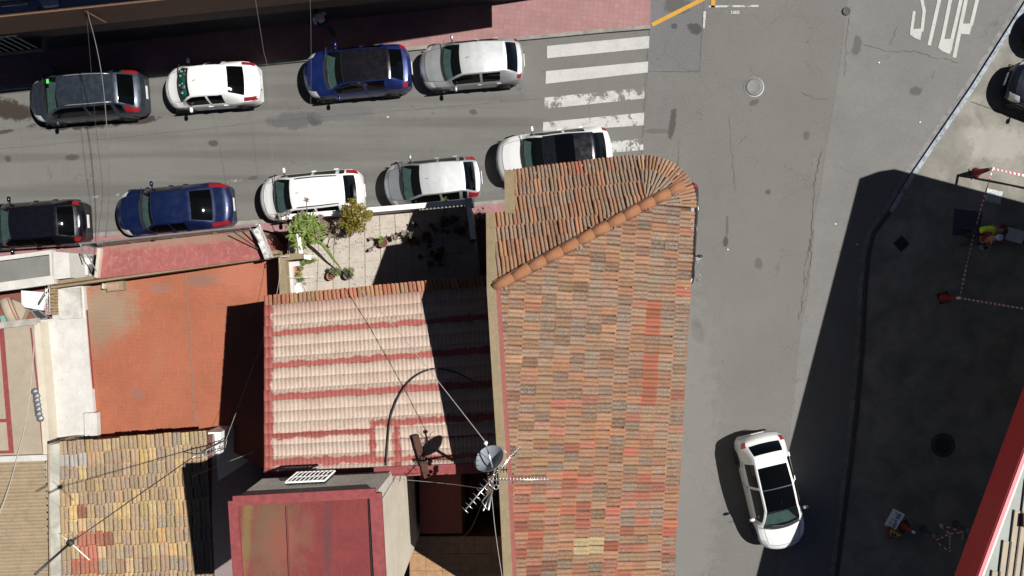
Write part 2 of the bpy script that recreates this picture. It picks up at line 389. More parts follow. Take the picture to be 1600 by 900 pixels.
m = MB(); m.poly([(-300, -300, 0), (300, -300, 0), (300, 300, 0), (-300, 300, 0)])
road = struct(m.build('road', M_ROAD))
lane_edge = [(1330, -60), (1318, 60), (1308, 130), (1290, 235), (1283, 290), (1272, 340), (1268, 400), (1262, 460), (1250, 520), (1240, 620), (1225, 760), (1212, 960)]
kerb_line = [(1642, -60), (1600, 3), (1560, 66), (1515, 137), (1465, 210), (1420, 276), (1388, 330), (1362, 366), (1354, 400), (1349, 460), (1345, 540), (1336, 640), (1322, 760), (1305, 900), (1298, 980)]
sheet('resurfaced_lane', lane_edge + kerb_line[::-1], .004, M_ROAD2)
sheet('dark_asphalt_patch', [(1018, -40), (1102, -40), (1100, 40), (1093, 112), (1008, 112), (1015, 40)], .008, M_PATCH)
sheet('brown_asphalt_patch', [(1008, 113), (1056, 115), (1058, 170), (1055, 222), (1036, 236), (1002, 238)], .008, M_PATCH2)

# forecourt, its kerb and gutter
forecourt = sheet('concrete_forecourt', kerb_line + [(2300, 980), (2300, -60)], .06, M_CONC, .05)
def strip_along(name, pts, off0, off1, z, mat, thick=None, parent=None):
    q = [P(u, v, 0).xy for u, v in pts]; L = []; Rr = []
    for i, p in enumerate(q):
        t = (q[min(i + 1, len(q) - 1)] - q[max(i - 1, 0)]).normalized(); n = Vector((-t.y, t.x))
        L.append(p + n * off0); Rr.append(p + n * off1)
    m = MB()
    for i in range(len(q) - 1):
        quad = [L[i], L[i + 1], Rr[i + 1], Rr[i]]
        if thick: m.prism([tuple(a) for a in quad], z - thick, z)
        else:
            vs = [(a.x, a.y, z) for a in quad]
            if (quad[1] - quad[0]).cross(quad[2] - quad[1]) < 0: vs = vs[::-1]
            m.poly(vs)
    o = m.build(name, mat, parent)
    if parent is None: struct(o)
    return o
strip_along('kerb', kerb_line[:7], 0.0, .16, .085, M_BLUEKERB, .08)
strip_along('kerb', kerb_line[6:], 0.0, .10, .085, M_GUTTER, .08)  # shaded stretch of the kerb, shade put into its dark colour
strip_along('gutter', kerb_line, .0, -.22, .007, M_GUTTER if False else concrete('gutter_concrete', (.18, .18, .18), sc=4))
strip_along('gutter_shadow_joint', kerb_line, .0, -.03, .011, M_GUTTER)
strip_along('forecourt_joint', [(1515, 160), (1560, 176), (1640, 205)], 0, .03, .064, M_GUTTER, parent=forecourt)
sheet('blue_painted_bay', [(1490, 326), (1533, 331), (1529, 371), (1486, 367)], .064, flat('blue_bay_paint', (.05, .052, .085), .8), parent=forecourt)

# sidewalks: raised slabs with a kerb stone edge
def kerbed(name, kerbpts, back, z=.12):
    sheet(name, kerbpts + back, z, M_PINK, .11)
    strip_along('kerb_stone_edge', kerbpts, 0, -.14 if False else .14, z + .004, M_KERB, .12)
top_k = [(1015, 41), (940, 47), (855, 55), (700, 69), (480, 91), (250, 113), (0, 137), (-200, 156)]
kerbed('far_sidewalk', top_k, [(-200, -60), (1017, -60)])
low_k = [(-200, 398), (0, 378), (140, 365), (300, 352), (440, 341), (600, 328), (735, 317), (900, 303), (1000, 296)]
sheet('near_sidewalk', low_k + [(1000, 420), (-200, 520)], .12, M_PINK, .11)
strip_along('kerb_stone_edge', low_k, 0, -.14, .124, M_KERB, .12)

# cracks in the tarmac, as recessed-looking dark fillets
M_CRACK = flat('crack', (.07, .066, .06), .95)
def crack(pts, wd=.012, jit=.05, br=0):
    m = MB(); q = [P(u, v, 0).xy for u, v in pts]; out = [q[0]]
    for a, b in zip(q, q[1:]):
        n = max(2, int((b - a).length / .12))
        for i in range(1, n + 1):
            p = a.lerp(b, i / n)
            if i < n: p = p + Vector((rnd.gauss(0, jit * .5), rnd.gauss(0, jit * .5)))
            out.append(p)
    for i in range(len(out) - 1):
        a, b = out[i], out[i + 1]; t = (b - a).normalized(); n = Vector((-t.y, t.x)) * wd * rnd.uniform(.2, .8)
        m.poly([(*(a - n), .0135), (*(b - n), .0135), (*(b + n), .0135), (*(a + n), .0135)])
    o = m.build('tarmac_crack', M_CRACK, road); return o
crack([(1285, 235), (1277, 260), (1273, 290), (1270, 330), (1268, 365), (1266, 410), (1261, 440), (1254, 462), (1249, 500)], .016, .08)
crack([(1272, 360), (1262, 395), (1256, 430), (1258, 445)], .012)
crack([(1349, 70), (1384, 80), (1427, 79), (1453, 89), (1475, 91), (1498, 99)], .014, .05)
crack([(1327, 10), (1325, 40), (1322, 80), (1318, 120)], .01); crack([(1252, 145), (1275, 155), (1298, 155)], .01)
crack([(1060, 220), (1059, 300), (1052, 360), (1090, 440)], .01); crack([(1402, 40), (1391, 70)], .01)
crack([(1140, 185), (1143, 240), (1150, 300)], .008); crack([(1460, 110), (1456, 122)], .01)
crack([(0, 233), (180, 216), (420, 190), (660, 170), (845, 155)], .008, .02)
for a, b in (((1101, -20), (1093, 112)), ((1093, 112), (1008, 112)), ((1015, 41), (1003, 240))): crack([a, b], .012, .008)

# painted markings
def zpoly(name, pts, mat, z=.0165, s=1.0, o=(0, 0), parent=None):
    return sheet(name, [(u / s + o[0], v / s + o[1]) for u, v in pts], z, mat, parent=parent or road)
zs, zo = 3.636, (840, 0)
zpoly('zebra_stripe', [(53, 262), (635, 205), (632, 275), (53, 332)], M_W1, s=zs, o=zo)
zpoly('zebra_stripe', [(47, 405), (628, 350), (625, 412), (45, 477)], M_W1, s=zs, o=zo)
zpoly('zebra_stripe', [(40, 555), (610, 498), (605, 560), (36, 620)], M_W3, s=zs, o=zo)
zpoly('zebra_stripe', [(32, 695), (606, 640), (602, 712), (28, 752)], M_W2, s=zs, o=zo)
zpoly('zebra_stripe', [(20, 845), (600, 787), (600, 852), (10, 905)], M_W3, s=zs, o=zo)
zpoly('yellow_line', [(645, 132), (655, 152), (965, -5), (1100, -75), (1085, -95), (925, -10)], M_YP, s=zs, o=zo)
zpoly('yellow_line', [(985, -60), (1012, -60), (1007, 45), (984, 45)], M_YP, s=zs, o=zo)
for a, b, m_ in (((80, 315), (118, 311), M_W4), ((146, 308), (187, 304), M_W4), ((355, 284), (384, 281), M_W4)):
    zpoly('parking_dash', [(a[0], a[1] - 1.6), (b[0], b[1] - 1.6), (b[0], b[1] + 1.6), (a[0], a[1] + 1.6)], m_)
zpoly('faint_line', [(1103, 9), (1185, 8), (1185, 11), (1103, 12)], M_W3); zpoly('faint_line', [(1130, 17), (1155, 17), (1155, 22), (1130, 22)], M_W3)
zpoly('faint_line', [(1099, 18), (1103, 18), (1101, 45), (1098, 45)], M_W3); zpoly('faint_line', [(1086, 400), (1097, 400), (1100, 440), (1092, 440)], paint_mat('rp', (.3, .3, .29), .55, 1.2))
# STOP, long letters read by drivers coming from below
def letter(name, strokes, polys=()):
    m = MB()
    def px(u, v): p = P(u / 3.75 + 1240, v / 3.75, 0); return Vector((p.x, p.y))
    zz = .0165
    for a, b, wd in strokes:
        a = px(*a); b = px(*b); t = (b - a).normalized(); n = Vector((-t.y, t.x)) * wd / 3.75 / 80
        m.poly([(*(a - n), zz), (*(b - n), zz), (*(b + n), zz), (*(a + n), zz)][::1]); zz += .0006
    for pl in polys:
        q = [px(*c) for c in pl]
        if (q[1] - q[0]).cross(q[2] - q[1]) < 0: q = q[::-1]
        m.poly([(*c, zz) for c in q]); zz += .0006
    return m.build(name, M_WL, road)
letter('painted_letter', [((706, 66), (690, 182), 17), ((748, -10), (764, 66), 20), ((764, 60), (750, 185), 19), ((770, -70), (748, -5), 20), ((820, -260), (770, -65), 20)], [[(682, 172), (753, 168), (741, 237), (705, 222), (680, 203)], [(806, -260), (878, -235), (880, -190), (800, -200)]])
letter('painted_letter', [((905, -235), (793, 266), 21)], [[(872, -215), (955, -190), (950, -150), (868, -165)]])
letter('painted_letter', [((955, -190), (868, 245), 21), ((1020, -180), (922, 250), 21)], [[(858, 232), (935, 226), (926, 290), (912, 318), (868, 300), (845, 280)], [(952, -215), (1010, -215), (1032, -165), (945, -165)]])
letter('painted_letter', [((1045, -180), (940, 338), 22), ((1105, -130), (1038, 150), 21)], [[(980, 140), (1046, 138), (1030, 203), (968, 198)], [(1040, -190), (1100, -180), (1118, -120), (1030, -130)]])

# manholes, grates, small litter
def disc(name, u, v, r, z, mats, cat=None, label=None, rings=True):
    c = P(u, v, 0); e = empty(name, (c.x, c.y, 0), 0, True); tag(e, label, 'manhole cover')
    m = MB(); m.lathe([(r * 1.0, z - .02), (r * 1.0, z + .001), (r * .9, z + .004)], seg=32); m.build('rim', mats[0], e)
    m = MB(); m.lathe([(r * .87, z - .02), (r * .87, z + .006), (r * .6, z + .007), (r * .58, z + .004), (r * .2, z + .005)], seg=32); m.build('lid', mats[1], e, True)
    for a in range(8):
        m = MB(); an = a * math.pi / 4; m.box((r * .45 * math.cos(an), r * .45 * math.sin(an), z + .01), (r * .5, .012, .006), an); m.build('rib', mats[0], e)
    return e
disc('manhole_cover', 1178, 136, .40, .012, (flat('iron_worn', (.10, .10, .10), .45, .6), flat('manhole_tar', (.12, .118, .112), .6)), label='round worn steel manhole cover in the sunlit grey junction')
disc('manhole_cover', 1472, 695, .47, .066, (M_IRON, flat('green_iron', (.018, .035, .03), .7)), label='round dark green manhole cover in the shaded forecourt')
c = P(1407, 381, 0); e = tag(empty('drain_grate', (c.x, c.y, .06), R(42), True), 'square dark drain grate set diagonally in the shaded forecourt', 'drain')
m = MB(); m.box((0, 0, .002), (.46, .46, .01)); m.build('frame', M_IRON, e)
for i in range(6): m = MB(); m.box((-.18 + i * .072, 0, .012), (.03, .4, .012)); m.build('bar', M_BLACK, e)
c = P(1551, 307, 0); e = tag(empty('reflection_patch', (c.x, c.y, .062), R(-12), True), 'pale speckled reflection, built as an added slatted plate, beside the red and white tape', 'drain')  # bright reflection on the concrete, built as an added pale plate
m = MB(); m.box((0, 0, .004), (.62, .5, .012)); m.build('frame', concrete('pale_reflection_speck', (.42, .47, .47), sc=14, contrast=.6), e)
for i in range(7): m = MB(); m.box((0, -.19 + i * .063, .014), (.54, .03, .01)); m.build('bar', concrete('pale_reflection_speck2', (.5, .55, .55), sc=18, contrast=.5), e)
c = P(1322, 18, 0); m = MB(); m.lathe([(.12, 0), (.17, .03), (.15, .05), (.06, .03)], (c.x, c.y, .005), 9)
tag(m.build('asphalt_lump', asphalt('lump', (.09, .09, .088))), 'small broken lump of tarmac lying in the junction', 'debris')
lit = flat('litter', (.6, .6, .58), .6)
for i, (u, v, lb) in enumerate([(1373, 98, 'tiny white scrap lying between the crack and the stop letters'), (1437, 191, 'tiny white scrap lying near the worn blue kerb'), (1137, 390, 'white scrap at the foot of the oil streak in the right road'), (1305, 350, 'white scrap on the sunlit lane beside the big shadow'), (1339, 382, 'white scrap lying in the big shadow beside the curved kerb'), (606, 183, 'tiny white scrap in the middle of the street below the blue crossover')]):
    c = P(u, v, 0); m = MB(); m.prism([(c.x - .035, c.y - .02), (c.x + .03, c.y - .028), (c.x + .038, c.y + .02), (c.x - .02, c.y + .03)], .012, [.03, .022, .035, .026])
    tag(m.build('paper_scrap', lit), lb, 'litter', 'paper scraps on the road')

# ================================================================ TILE ROOF TOOLS
def tile(c00, c10, c11, c01, tint, lichen, parent, n=2, amp=.040, lift=.028, thick=.02, name='tile', add=None, per=4):
    """c00-c10 upper edge, c01-c11 lower edge (towards the eave)"""
    N = n * per
    nrm = (c10 - c00).cross(c01 - c00).normalized()
    if nrm.z < 0: nrm = -nrm
    prof = [amp * abs(math.sin(math.pi * n * i / N)) ** .5 for i in range(N + 1)]
    gp_ = rnd.uniform(.02, .05); c00, c10, c11, c01 = c00.lerp(c10, gp_), c10.lerp(c00, gp_), c11.lerp(c01, gp_), c01.lerp(c11, gp_)
    tw = rnd.gauss(0, .012) ; sh = (c11 - c01).normalized() * rnd.gauss(0, .006); c01 = c01 + nrm * max(0, tw) + sh; c11 = c11 - nrm * min(0, tw) + sh
    up = [c00.lerp(c10, i / N) + nrm * prof[i] for i in range(N + 1)]
    lo = [c01.lerp(c11, i / N) + nrm * (prof[i] + lift) for i in range(N + 1)]
    sk = [p - nrm * thick for p in lo]; md = [up[i].lerp(lo[i], .86) for i in range(N + 1)]
    vs = up + md + lo + sk; a = N + 1
    fs = [(k * a + i, (k + 1) * a + i, (k + 1) * a + i + 1, k * a + i + 1) for k in range(3) for i in range(N)]
    raw = tuple(min(.5, x * y) for x, y in zip(tint, (1.15, .98, .92))); tc_ = [(*tint, 1)] * (2 * a) + [(*raw, 1)] * (2 * a); lc_ = [lichen] * (2 * a) + [lichen * .25] * (2 * a)
    if (up[1] - up[0]).cross(lo[0] - up[0]).z > 0: fs = [f[::-1] for f in fs]
    if add is not None:
        add[0].add(vs, fs); add[1] += tc_; add[2] += lc_; return
    m = MB(); m.add(vs, fs)
    return m.build(name, M_TILE, parent, False, {'tint': ('FLOAT_COLOR', tc_), 'lichen': ('FLOAT', lc_)})
def vary(c, s=.12):
    s = s * 1.35
    k = rnd.gauss(1, s); return tuple(max(.01, x * k * rnd.gauss(1, .03)) for x in c)

# ================================================================ MAIN TILED HOUSE
H1 = tag(empty('tiled_house', P(900, 560, 0)), 'tall house with a weathered orange clay tile roof and rounded corner in the middle', 'house')
EZ = 8.0; SE_ = .275; SN = .49
eA = P(1086, 300, EZ).xy; eB = P(1052, 900, EZ).xy; ed = (eB - eA).normalized(); ew = Vector((ed.y, -ed.x))
if ew.x > 0: ew = -ew
NZ = 7.5; nA = P(788, 268, NZ).xy; nB = P(975, 245, NZ).xy; nd = (nB - nA).normalized(); ns = Vector((nd.y, -nd.x))
if ns.y > 0: ns = -ns
def zE(p): return EZ + SE_ * (p - eA).dot(ew)
hipA = P(1066, 289, 8.15).xy; hipB = P(774, 448, 9.5).xy
SN = (zE(hipB) - NZ) / (hipB - nA).dot(ns)
def zN(p): return NZ + SN * (p - nA).dot(ns)
def hip_side(p): return (hipB - hipA).cross(p - hipA) < 0          # True on the street (north) slope
def zf(p):
    if in_fan(p) and (p - FC).length > .5:
        d = p - FC; t = max(0, min(1, math.atan2(d.y, d.x) / (math.pi / 2))); return zE(p) * (1 - t) + zN(p) * t
    return zN(p) if hip_side(p) else zE(p)
wl = [P(760, 338, 8.6).xy, P(762, 452, 9.5).xy, P(771, 600, 9.45).xy, P(780, 740, 9.4).xy, P(788, 900, 9.35).xy, P(792, 990, 9.3).xy]       # west line
def west_x(y):
    for a, b in zip(wl, wl[1:]):
        if y >= b.y: return a.x + (b.x - a.x) * (y - a.y) / (b.y - a.y)
    return wl[-1].x
stepY = P(790, 334, 8.3).y; nwx = P(789, 300, 8.0).x
def westlim(p): return nwx if p.y > stepY else west_x(p.y)
FC = P(1003, 323, 7.9).xy; ROUT = (eA - FC).dot(-ew); RIN = ROUT - .40
def in_fan(p): return (p - FC).x > -.02 and (p - FC).y > -.02
southY = -7.7
# end of the house just beyond the frame: a hip falling southwards
def zS(p): return 9.3 + (p.y - southY) * 1.95
def zroof(p): return min(zf(p), zS(p)) if p.y < southY else zf(p)
def on_roof(p):
    if (p - eA).dot(ew) < -.01 or (p - nA).dot(ns) < -.01: return False
    if p.x < westlim(p): return False
    if p.y < southY - 2.0: return False
    if in_fan(p) and (p - FC).length > ROUT: return False
    return True
outline = [nA, nA + nd * (FC - nA).dot(nd)]
for i in range(1, 8):
    a = R(90 - i * 90 / 8 + (8 - i) * .8); outline.append(FC + Vector((math.cos(a), math.sin(a))) * ROUT)
sE = Vector((eB.x + ed.x * 1.5, southY - 2.1)); outline += [eA + ed * .9, Vector((eB.x + .02, southY)), sE, Vector((west_x(southY - 2.1), southY - 2.1)), Vector((west_x(southY), southY)), wl[1], Vector((wl[0].x, stepY)), Vector((nwx, stepY))]
# walls, set in from the eaves
cen = Vector((5.0 * 0 + P(920, 560, 8).x, P(920, 560, 8).y))
def inset(p, d):
    q = Vector(p)
    if (q - eA).dot(ew) < d: q += ew * (d - (q - eA).dot(ew))
    if (q - nA).dot(ns) < d: q += ns * (d - (q - nA).dot(ns))
    return q
wp = [inset(p, .38) for p in outline]; wp = [Vector(p) if p.x > nwx + .1 else Vector((p.x + .03, p.y)) for p in wp]
m = MB(); m.prism([tuple(p) for p in wp], 0, [zroof(p) - .12 for p in wp]); wall1 = m.build('wall', M_CREAM, H1)
# deck under the tiles
m = MB(); step = .2
x0, x1 = min(p.x for p in outline), max(p.x for p in outline); y0, y1 = min(p.y for p in outline), max(p.y for p in outline)
for i in range(int((x1 - x0) / step) + 1):
    for j in range(int((y1 - y0) / step) + 1):
        q = [Vector((x0 + (i + a) * step, y0 + (j + b) * step)) for a, b in ((0, 0), (1, 0), (1, 1), (0, 1))]
        if all(on_roof(p) for p in q): m.poly([(p.x, p.y, zroof(p) - .01) for p in q])
m.build('roof_deck', M_DECK, H1)
def to_px(p3): k = F / (CAM_H - p3.z); return 800 + p3.x * k, 450 - p3.y * k
OR_, BR, RE, OC, YE = (.295, .138, .072), (.24, .137, .080), (.31, .10, .060), (.28, .165, .09), (.40, .31, .16)
def pick(u, v, north):
    if north:
        r = rnd.random()
        if 955 < u < 1000 and v < 300: return vary(BR, .1), .8
        if r < .03: return vary(RE), .15
        if r < .45: return vary(OR_), .45
        return vary(BR), rnd.uniform(.5, .95)
    if 1000 < u < 1031 and (472 < v < 522 or 548 < v < 634): return vary(RE, .08), .05
    if 905 < u < 940 and 840 < v < 872: return YE, .5
    if (828 < u < 862 and 590 < v < 650) or (798 < u < 905 and 655 < v < 735 and rnd.random() < .55) or (783 < u < 850 and 470 < v < 570 and rnd.random() < .55): return vary(OC, .1), rnd.uniform(.3, .7)
    pr = .02 + (.06 if v > 620 else 0) + (.27 if v > 740 else 0)
    r = rnd.random()
    if r < pr: return vary(rnd.choice([RE, (.30, .105, .07), (.31, .13, .085)]), .12), rnd.choice([.1, .3, .6])
    if r < pr + .22: return vary(OR_, .1), .5
    gl = 1.0 if (430 < v < 640 or (u > 1020)) else .75
    return vary(rnd.choice([BR, BR, (.21, .145, .10), (.27, .14, .075)]), .14), gl * rnd.uniform(.45, 1)
tl = []
TW, TL = .235, .412
nc = int(5.6 / TL) + 1
for ci in range(nc + 1):
    off = rnd.uniform(0, TW); d0 = ci * TL
    for ri in range(-3, 62):
        s0 = ri * TW + off - .8
        c = eA + ed * (s0 + TW / 2) + ew * (d0 + TL / 2)
        if not on_roof(eA + ed * (s0 + TW / 2) + ew * (d0 + .05)) or not (on_roof(c) or c.x < westlim(c) + .1): continue
        if hip_side(c): continue
        if in_fan(c) and (c - FC).length > RIN - .22: continue
        w0 = rnd.uniform(-.012, .012); dl = TL + .03
        while dl > 0 and min((eA + ed * (s0 + a) + ew * (d0 + dl)).x for a in (0, TW)) < westlim(c) + .19: dl -= .02
        if dl < .1: continue
        pts = [eA + ed * (s0 + a) + ew * (d0 + b) for a, b in ((0, dl), (TW, dl), (TW, 0 + w0), (0, 0 + w0))]
        q = [Vector((p.x, p.y, min(zE(p), zS(p)) if p.y < southY else zE(p))) for p in pts]
        u, v = to_px(Vector((c.x, c.y, zE(c)))); tl.append((q, pick(u, v, False), u, v, 'E'))
for rj in range(9):
    off = rnd.uniform(0, TW); d0 = rj * TL
    for ci in range(-4, 45):
        s0 = ci * TW * .93 + off
        c = nA + nd * (s0 + TW / 2) + ns * (d0 + TL / 2)
        if not on_roof(c) or not on_roof(c - nd * .10) or (c - nd * .11 + ns * .2).x < westlim(c + ns * .2) + .04: continue
        if not hip_side(c): continue
        if in_fan(c) and (c - FC).length > RIN - .22: continue
        w0 = rnd.uniform(-.012, .012)
        pts = [nA + nd * (s0 + a) + ns * (d0 + b) for a, b in ((0, TL + .03), (TW * .93, TL + .03), (TW * .93, w0), (0, w0))]
        q = [Vector((p.x, p.y, zN(p))) for p in pts]
        u, v = to_px(Vector((c.x, c.y, zN(c)))); tl.append((q, pick(u, v, True), u, v, 'N'))
# fan of tiles round the corner
nf = 11
for rg_, (ra, rb, lf_, nq) in enumerate(((RIN - .05, ROUT + .02, .06, nf), (RIN - .46, RIN + .0, .035, 7), (RIN - .80, RIN - .42, .015, 4))):
    for i in range(nq):
        a0, a1 = [R(-2 + 96 * (i + t) / nq) for t in (0, 1)]
        pts = [FC + Vector((math.cos(a), math.sin(a))) * max(.03, r_q) for a, r_q in ((a1, ra), (a0, ra), (a0, rb), (a1, rb))]
        q = [Vector((p.x, p.y, zf(p) + lf_)) for p in pts]
        u, v = to_px(q[0]); tl.append((q, (vary(rnd.choice([(.33, .19, .11), (.30, .15, .085), (.36, .21, .12)] if rg_ == 0 else [(.27, .17, .11), (.28, .2, .14)]), .1), .45 if rg_ == 0 else .8), u, v, 'F'))
vis = [t for t in tl if t[3] < 905]
vis.sort(key=lambda t: (0 if t[4] == 'F' else 1 if t[4] == 'N' else 2, t[3]))
solo = vis[:300]; ids = set(map(id, solo))
for t in solo: tile(*t[0], t[1][0], t[1][1], H1)
ad = [MB(), [], []]
for t in tl:
    if id(t) not in ids: tile(*t[0], t[1][0], t[1][1], None, add=ad)
o = ad[0].build('tile_field', M_TILE, H1, False, {'tint': ('FLOAT_COLOR', ad[1]), 'lichen': ('FLOAT', ad[2])}); o['kind'] = 'stuff'
# hip caps
hA = Vector((*hipA, zE(hipA) + .03)); hB = Vector((*hipB, zE(hipB) + .03)); nh = 12; axis = (hB - hA) / nh
def half_tube(a, b, r0, r1, mat, parent, name, seg=8, thick=.018):
    x = (b - a).normalized(); y = Vector((0, 0, 1)).cross(x).normalized(); z = x.cross(y); m = MB(); vs = []
    for p, r, lf in ((a, r0, 0), (b, r1, 0)):
        for k in range(seg + 1):
            t = math.pi * k / seg; vs.append(p + y * math.cos(t) * r + z * (math.sin(t) * r * .8 + lf))
        for k in range(seg + 1):
            t = math.pi * k / seg; vs.append(p + y * math.cos(t) * (r - thick) + z * (math.sin(t) * (r - thick) * .8 + lf))
    s = seg + 1; fs = []
    for k in range(seg):
        fs += [(k, k + 1, 2 * s + k + 1, 2 * s + k), (s + k, 3 * s + k, 3 * s + k + 1, s + k + 1), (k, s + k, s + k + 1, k + 1), (2 * s + k, 2 * s + k + 1, 3 * s + k + 1, 3 * s + k)]
    m.add(vs, fs); return m.build(name, mat, parent, True)
for i in range(nh):
    a = hA + axis * i + Vector((0, 0, .03)); b = a + axis * 1.12 - Vector((0, 0, .0))
    jx = Vector((rnd.gauss(0, .012), rnd.gauss(0, .012), 0)); half_tube(a + jx + Vector((0, 0, .02)), b - jx, .150 + rnd.uniform(-.008, .008), .115, M_RIDGE, H1, 'hip_cap')
# mortar bed under the caps
m = MB(); m.bar(hA, hB, .30, .10); m.build('mortar_bed', M_DECK, H1)
# west parapet cap and red sealant
def wall_strip(name, pts3, off0, off1, zdrop, mat, parent, ztop=0.0):
    m = MB(); n = len(pts3); L = []; Rr = []
    for i, p in enumerate(pts3):
        t = (pts3[min(i + 1, n - 1)].xy - pts3[max(i - 1, 0)].xy).normalized(); nn = Vector((-t.y, t.x))
        L.append(p.xy + nn * off0); Rr.append(p.xy + nn * off1)
    for i in range(n - 1):
        q = [L[i], L[i + 1], Rr[i + 1], Rr[i]]; zt = [pts3[i].z + ztop, pts3[i + 1].z + ztop, pts3[i + 1].z + ztop, pts3[i].z + ztop]
        m.prism([tuple(a) for a in q], [a - zdrop for a in zt], zt) if (q[1] - q[0]).cross(q[2] - q[1]) > 0 else m.prism([tuple(a) for a in q[::-1]], [a - zdrop for a in zt[::-1]], zt[::-1])
    return m.build(name, mat, parent)
wpts = [Vector((p.x, p.y, z)) for p, z in ((Vector((wl[0].x, stepY + .02)), zN(Vector((wl[0].x, stepY))) + .1), (wl[1], 9.60), (wl[2], 9.52), (wl[3], 9.48), (Vector((west_x(southY), southY)), 9.36), (Vector((west_x(southY - 2.1), southY - 2.1)), 5.5))]
wall_strip('parapet_cap', wpts, .0, -.0 - .30, 2.0, M_TANW, H1) if False else wall_strip('parapet_cap', wpts, -.02, .21, 1.2, M_TANW, H1)
wall_strip('red_sealant_strip', [p + Vector((.21, 0, .0)) for p in wpts[1:]], 0, .11, .12, stained('old_red_sealant', (.26, .085, .075), (.24, .13, .08), (.30, .12, .10), s=6), H1, -.03)
np_ = [Vector((nwx + .0, nA.y, NZ + .12)), Vector((nwx + .02, stepY, zN(Vector((nwx, stepY))) + .1))]
wall_strip('parapet_cap', np_, -.02, .26, 1.0, M_TANW, H1)
def wall_windows(parent, spots):
    for (x, y, z, ang, wd, ht) in spots:
        M = Matrix.Rotation(ang, 3, 'Z'); n = M @ Vector((0, -1, 0))
        f = MB(); f.box(Vector((x, y, z)) + n * .01, (wd, .10, ht), M=M); fo = f.build('window', M_WHITE, parent)
        g = MB(); g.box(Vector((x, y, z)) + n * .05, (wd - .14, .06, ht - .14), M=M); g.build('pane', M_PANEG, fo)
        s = MB(); s.box(Vector((x, y, z - ht / 2 - .04)) + n * .08, (wd + .2, .22, .06), M=M); s.build('sill', M_KERB, fo)
exw = (eA + ew * .38)
angE = math.atan2(ed.y, ed.x) + math.pi
wall_windows(H1, [(*(exw + ed * s), zz, math.atan2(-ed.y, -ed.x), 1.1, 1.3) for s in (2.2, 4.9, 7.6, 10.3) for zz in (1.7, 4.6, 6.8)])
nxw = (nA + ns * .38); wall_windows(H1, [(*(nxw + nd * s), zz, math.atan2(nd.y, nd.x) + math.pi, 1.1, 1.3) for s in (1.2, 3.4) for zz in (1.7, 4.6, 6.8)])

# ================================================================ TERRACE HOUSE
TZ = 3.0
H2 = tag(empty('terrace_house', P(600, 390, 0)), 'low house with a beige tiled roof terrace full of potted plants', 'house')
tp = [P(447, 345, TZ), P(734, 320, TZ), P(776, 317, TZ) if False else P(736, 345, TZ), P(745, 470, TZ), P(440, 490, TZ), P(441, 408, TZ)]
tq = [P(500, 342, TZ), P(734, 320, TZ), P(752, 470, TZ), P(442, 495, TZ), P(441, 408, TZ), P(497, 404, TZ)]
tq = [P(452, 348, TZ), P(734, 321, TZ), P(752, 470, TZ), P(442, 495, TZ), P(441, 408, TZ), P(456, 404, TZ)]
m = MB(); m.prism([tuple(p.xy) for p in tq], 0, TZ - .03); m.build('wall', flat('terrace_base', (.31, .28, .24), .9), H2)
# floor tiles
ta, tb, tc, td_ = P(452, 347, TZ), P(734, 321, TZ), P(748, 440, TZ), P(444, 470, TZ)
NX, NY = 12, 5
for i in range(NX):
    for j in range(NY):
        def bl(s, t): return ta.lerp(tb, s).lerp(td_.lerp(tc, s), t)
        g = .0016
        q = [bl(i / NX + g, j / NY + g * 2), bl((i + 1) / NX - g, j / NY + g * 2), bl((i + 1) / NX - g, (j + 1) / NY - g * 2), bl(i / NX + g, (j + 1) / NY - g * 2)]
        m = MB(); m.prism([tuple(p.xy) for p in q], TZ - .03, TZ + rnd.uniform(0, .004)); m.build('floor_tile', M_TERR, H2)
# north parapet: solid white low wall left, balusters under the rail right
pa, pb, pc = P(452, 343, TZ).xy, P(655, 326, TZ).xy, P(733, 319.5, TZ).xy
m = MB(); m.bar((*pa, TZ + .35), (*pb, TZ + .35), .12, .7); m.build('parapet', M_WHITEW, H2)
m = MB(); m.bar((*pa, TZ + .73), (*pc, TZ + .73), .17, .06); m.build('parapet_cap', M_WHITE, H2)
for i in range(13):
    p = pb.lerp(pc, (i + .5) / 13); m = MB(); m.lathe([(.05, 0), (.03, .12), (.055, .3), (.03, .55), (.05, .7)], (*p, TZ), 8); m.build('baluster', M_WHITE, H2, True)
pe = [P(734, 321, TZ).xy, P(741, 376, TZ).xy]
m = MB(); m.bar((*pe[0], TZ + .73), (*pe[1], TZ + .73), .16, .06); m.build('side_cap', M_WHITE, H2)
for i in range(10):
    p = pe[0].lerp(pe[1], (i + .5) / 10); m = MB(); m.lathe([(.05, 0), (.03, .12), (.055, .3), (.03, .55), (.05, .7)], (*p, TZ), 8); m.build('baluster', M_WHITE, H2, True)
m = MB(); m.box((*P(734, 319.5, TZ).xy, TZ + .42), (.24, .24, .86)); m.build('corner_post', M_WHITEW, H2)
# bench-height white blocks on the west side
def block(name, pts, z0, z1, mat, parent):
    m = MB(); m.prism([tuple(P(u, v, z1).xy) for u, v in pts], z0, z1); return m.build(name, mat, parent)
block('side_wall', [(435, 399), (446, 398), (452, 492), (438, 494)], 0, 3.75, M_TANW, H2)
block('side_wall', [(446, 397), (471, 395), (472, 404), (446, 407)], TZ, 3.752, M_TANW, H2)
block('planter_wall', [(445, 410), (467, 408), (467, 415.5), (457, 417), (460, 492), (449, 492)], TZ - .02, 3.45, M_WHITEW, H2)
block('step_block', [(471, 397), (486, 399), (485, 406), (471, 404)], TZ, 3.5, M_WHITE, H2)
m = MB(); m.bar(P(466, 364, 3.9), P(471, 396, 3.75), .12, .05); m.build('white_rail', M_WHITE, H2)
block('planter_brick', [(458, 418), (467, 417), (467, 432), (458, 433)], TZ, 3.25, M_TERRAC, H2)
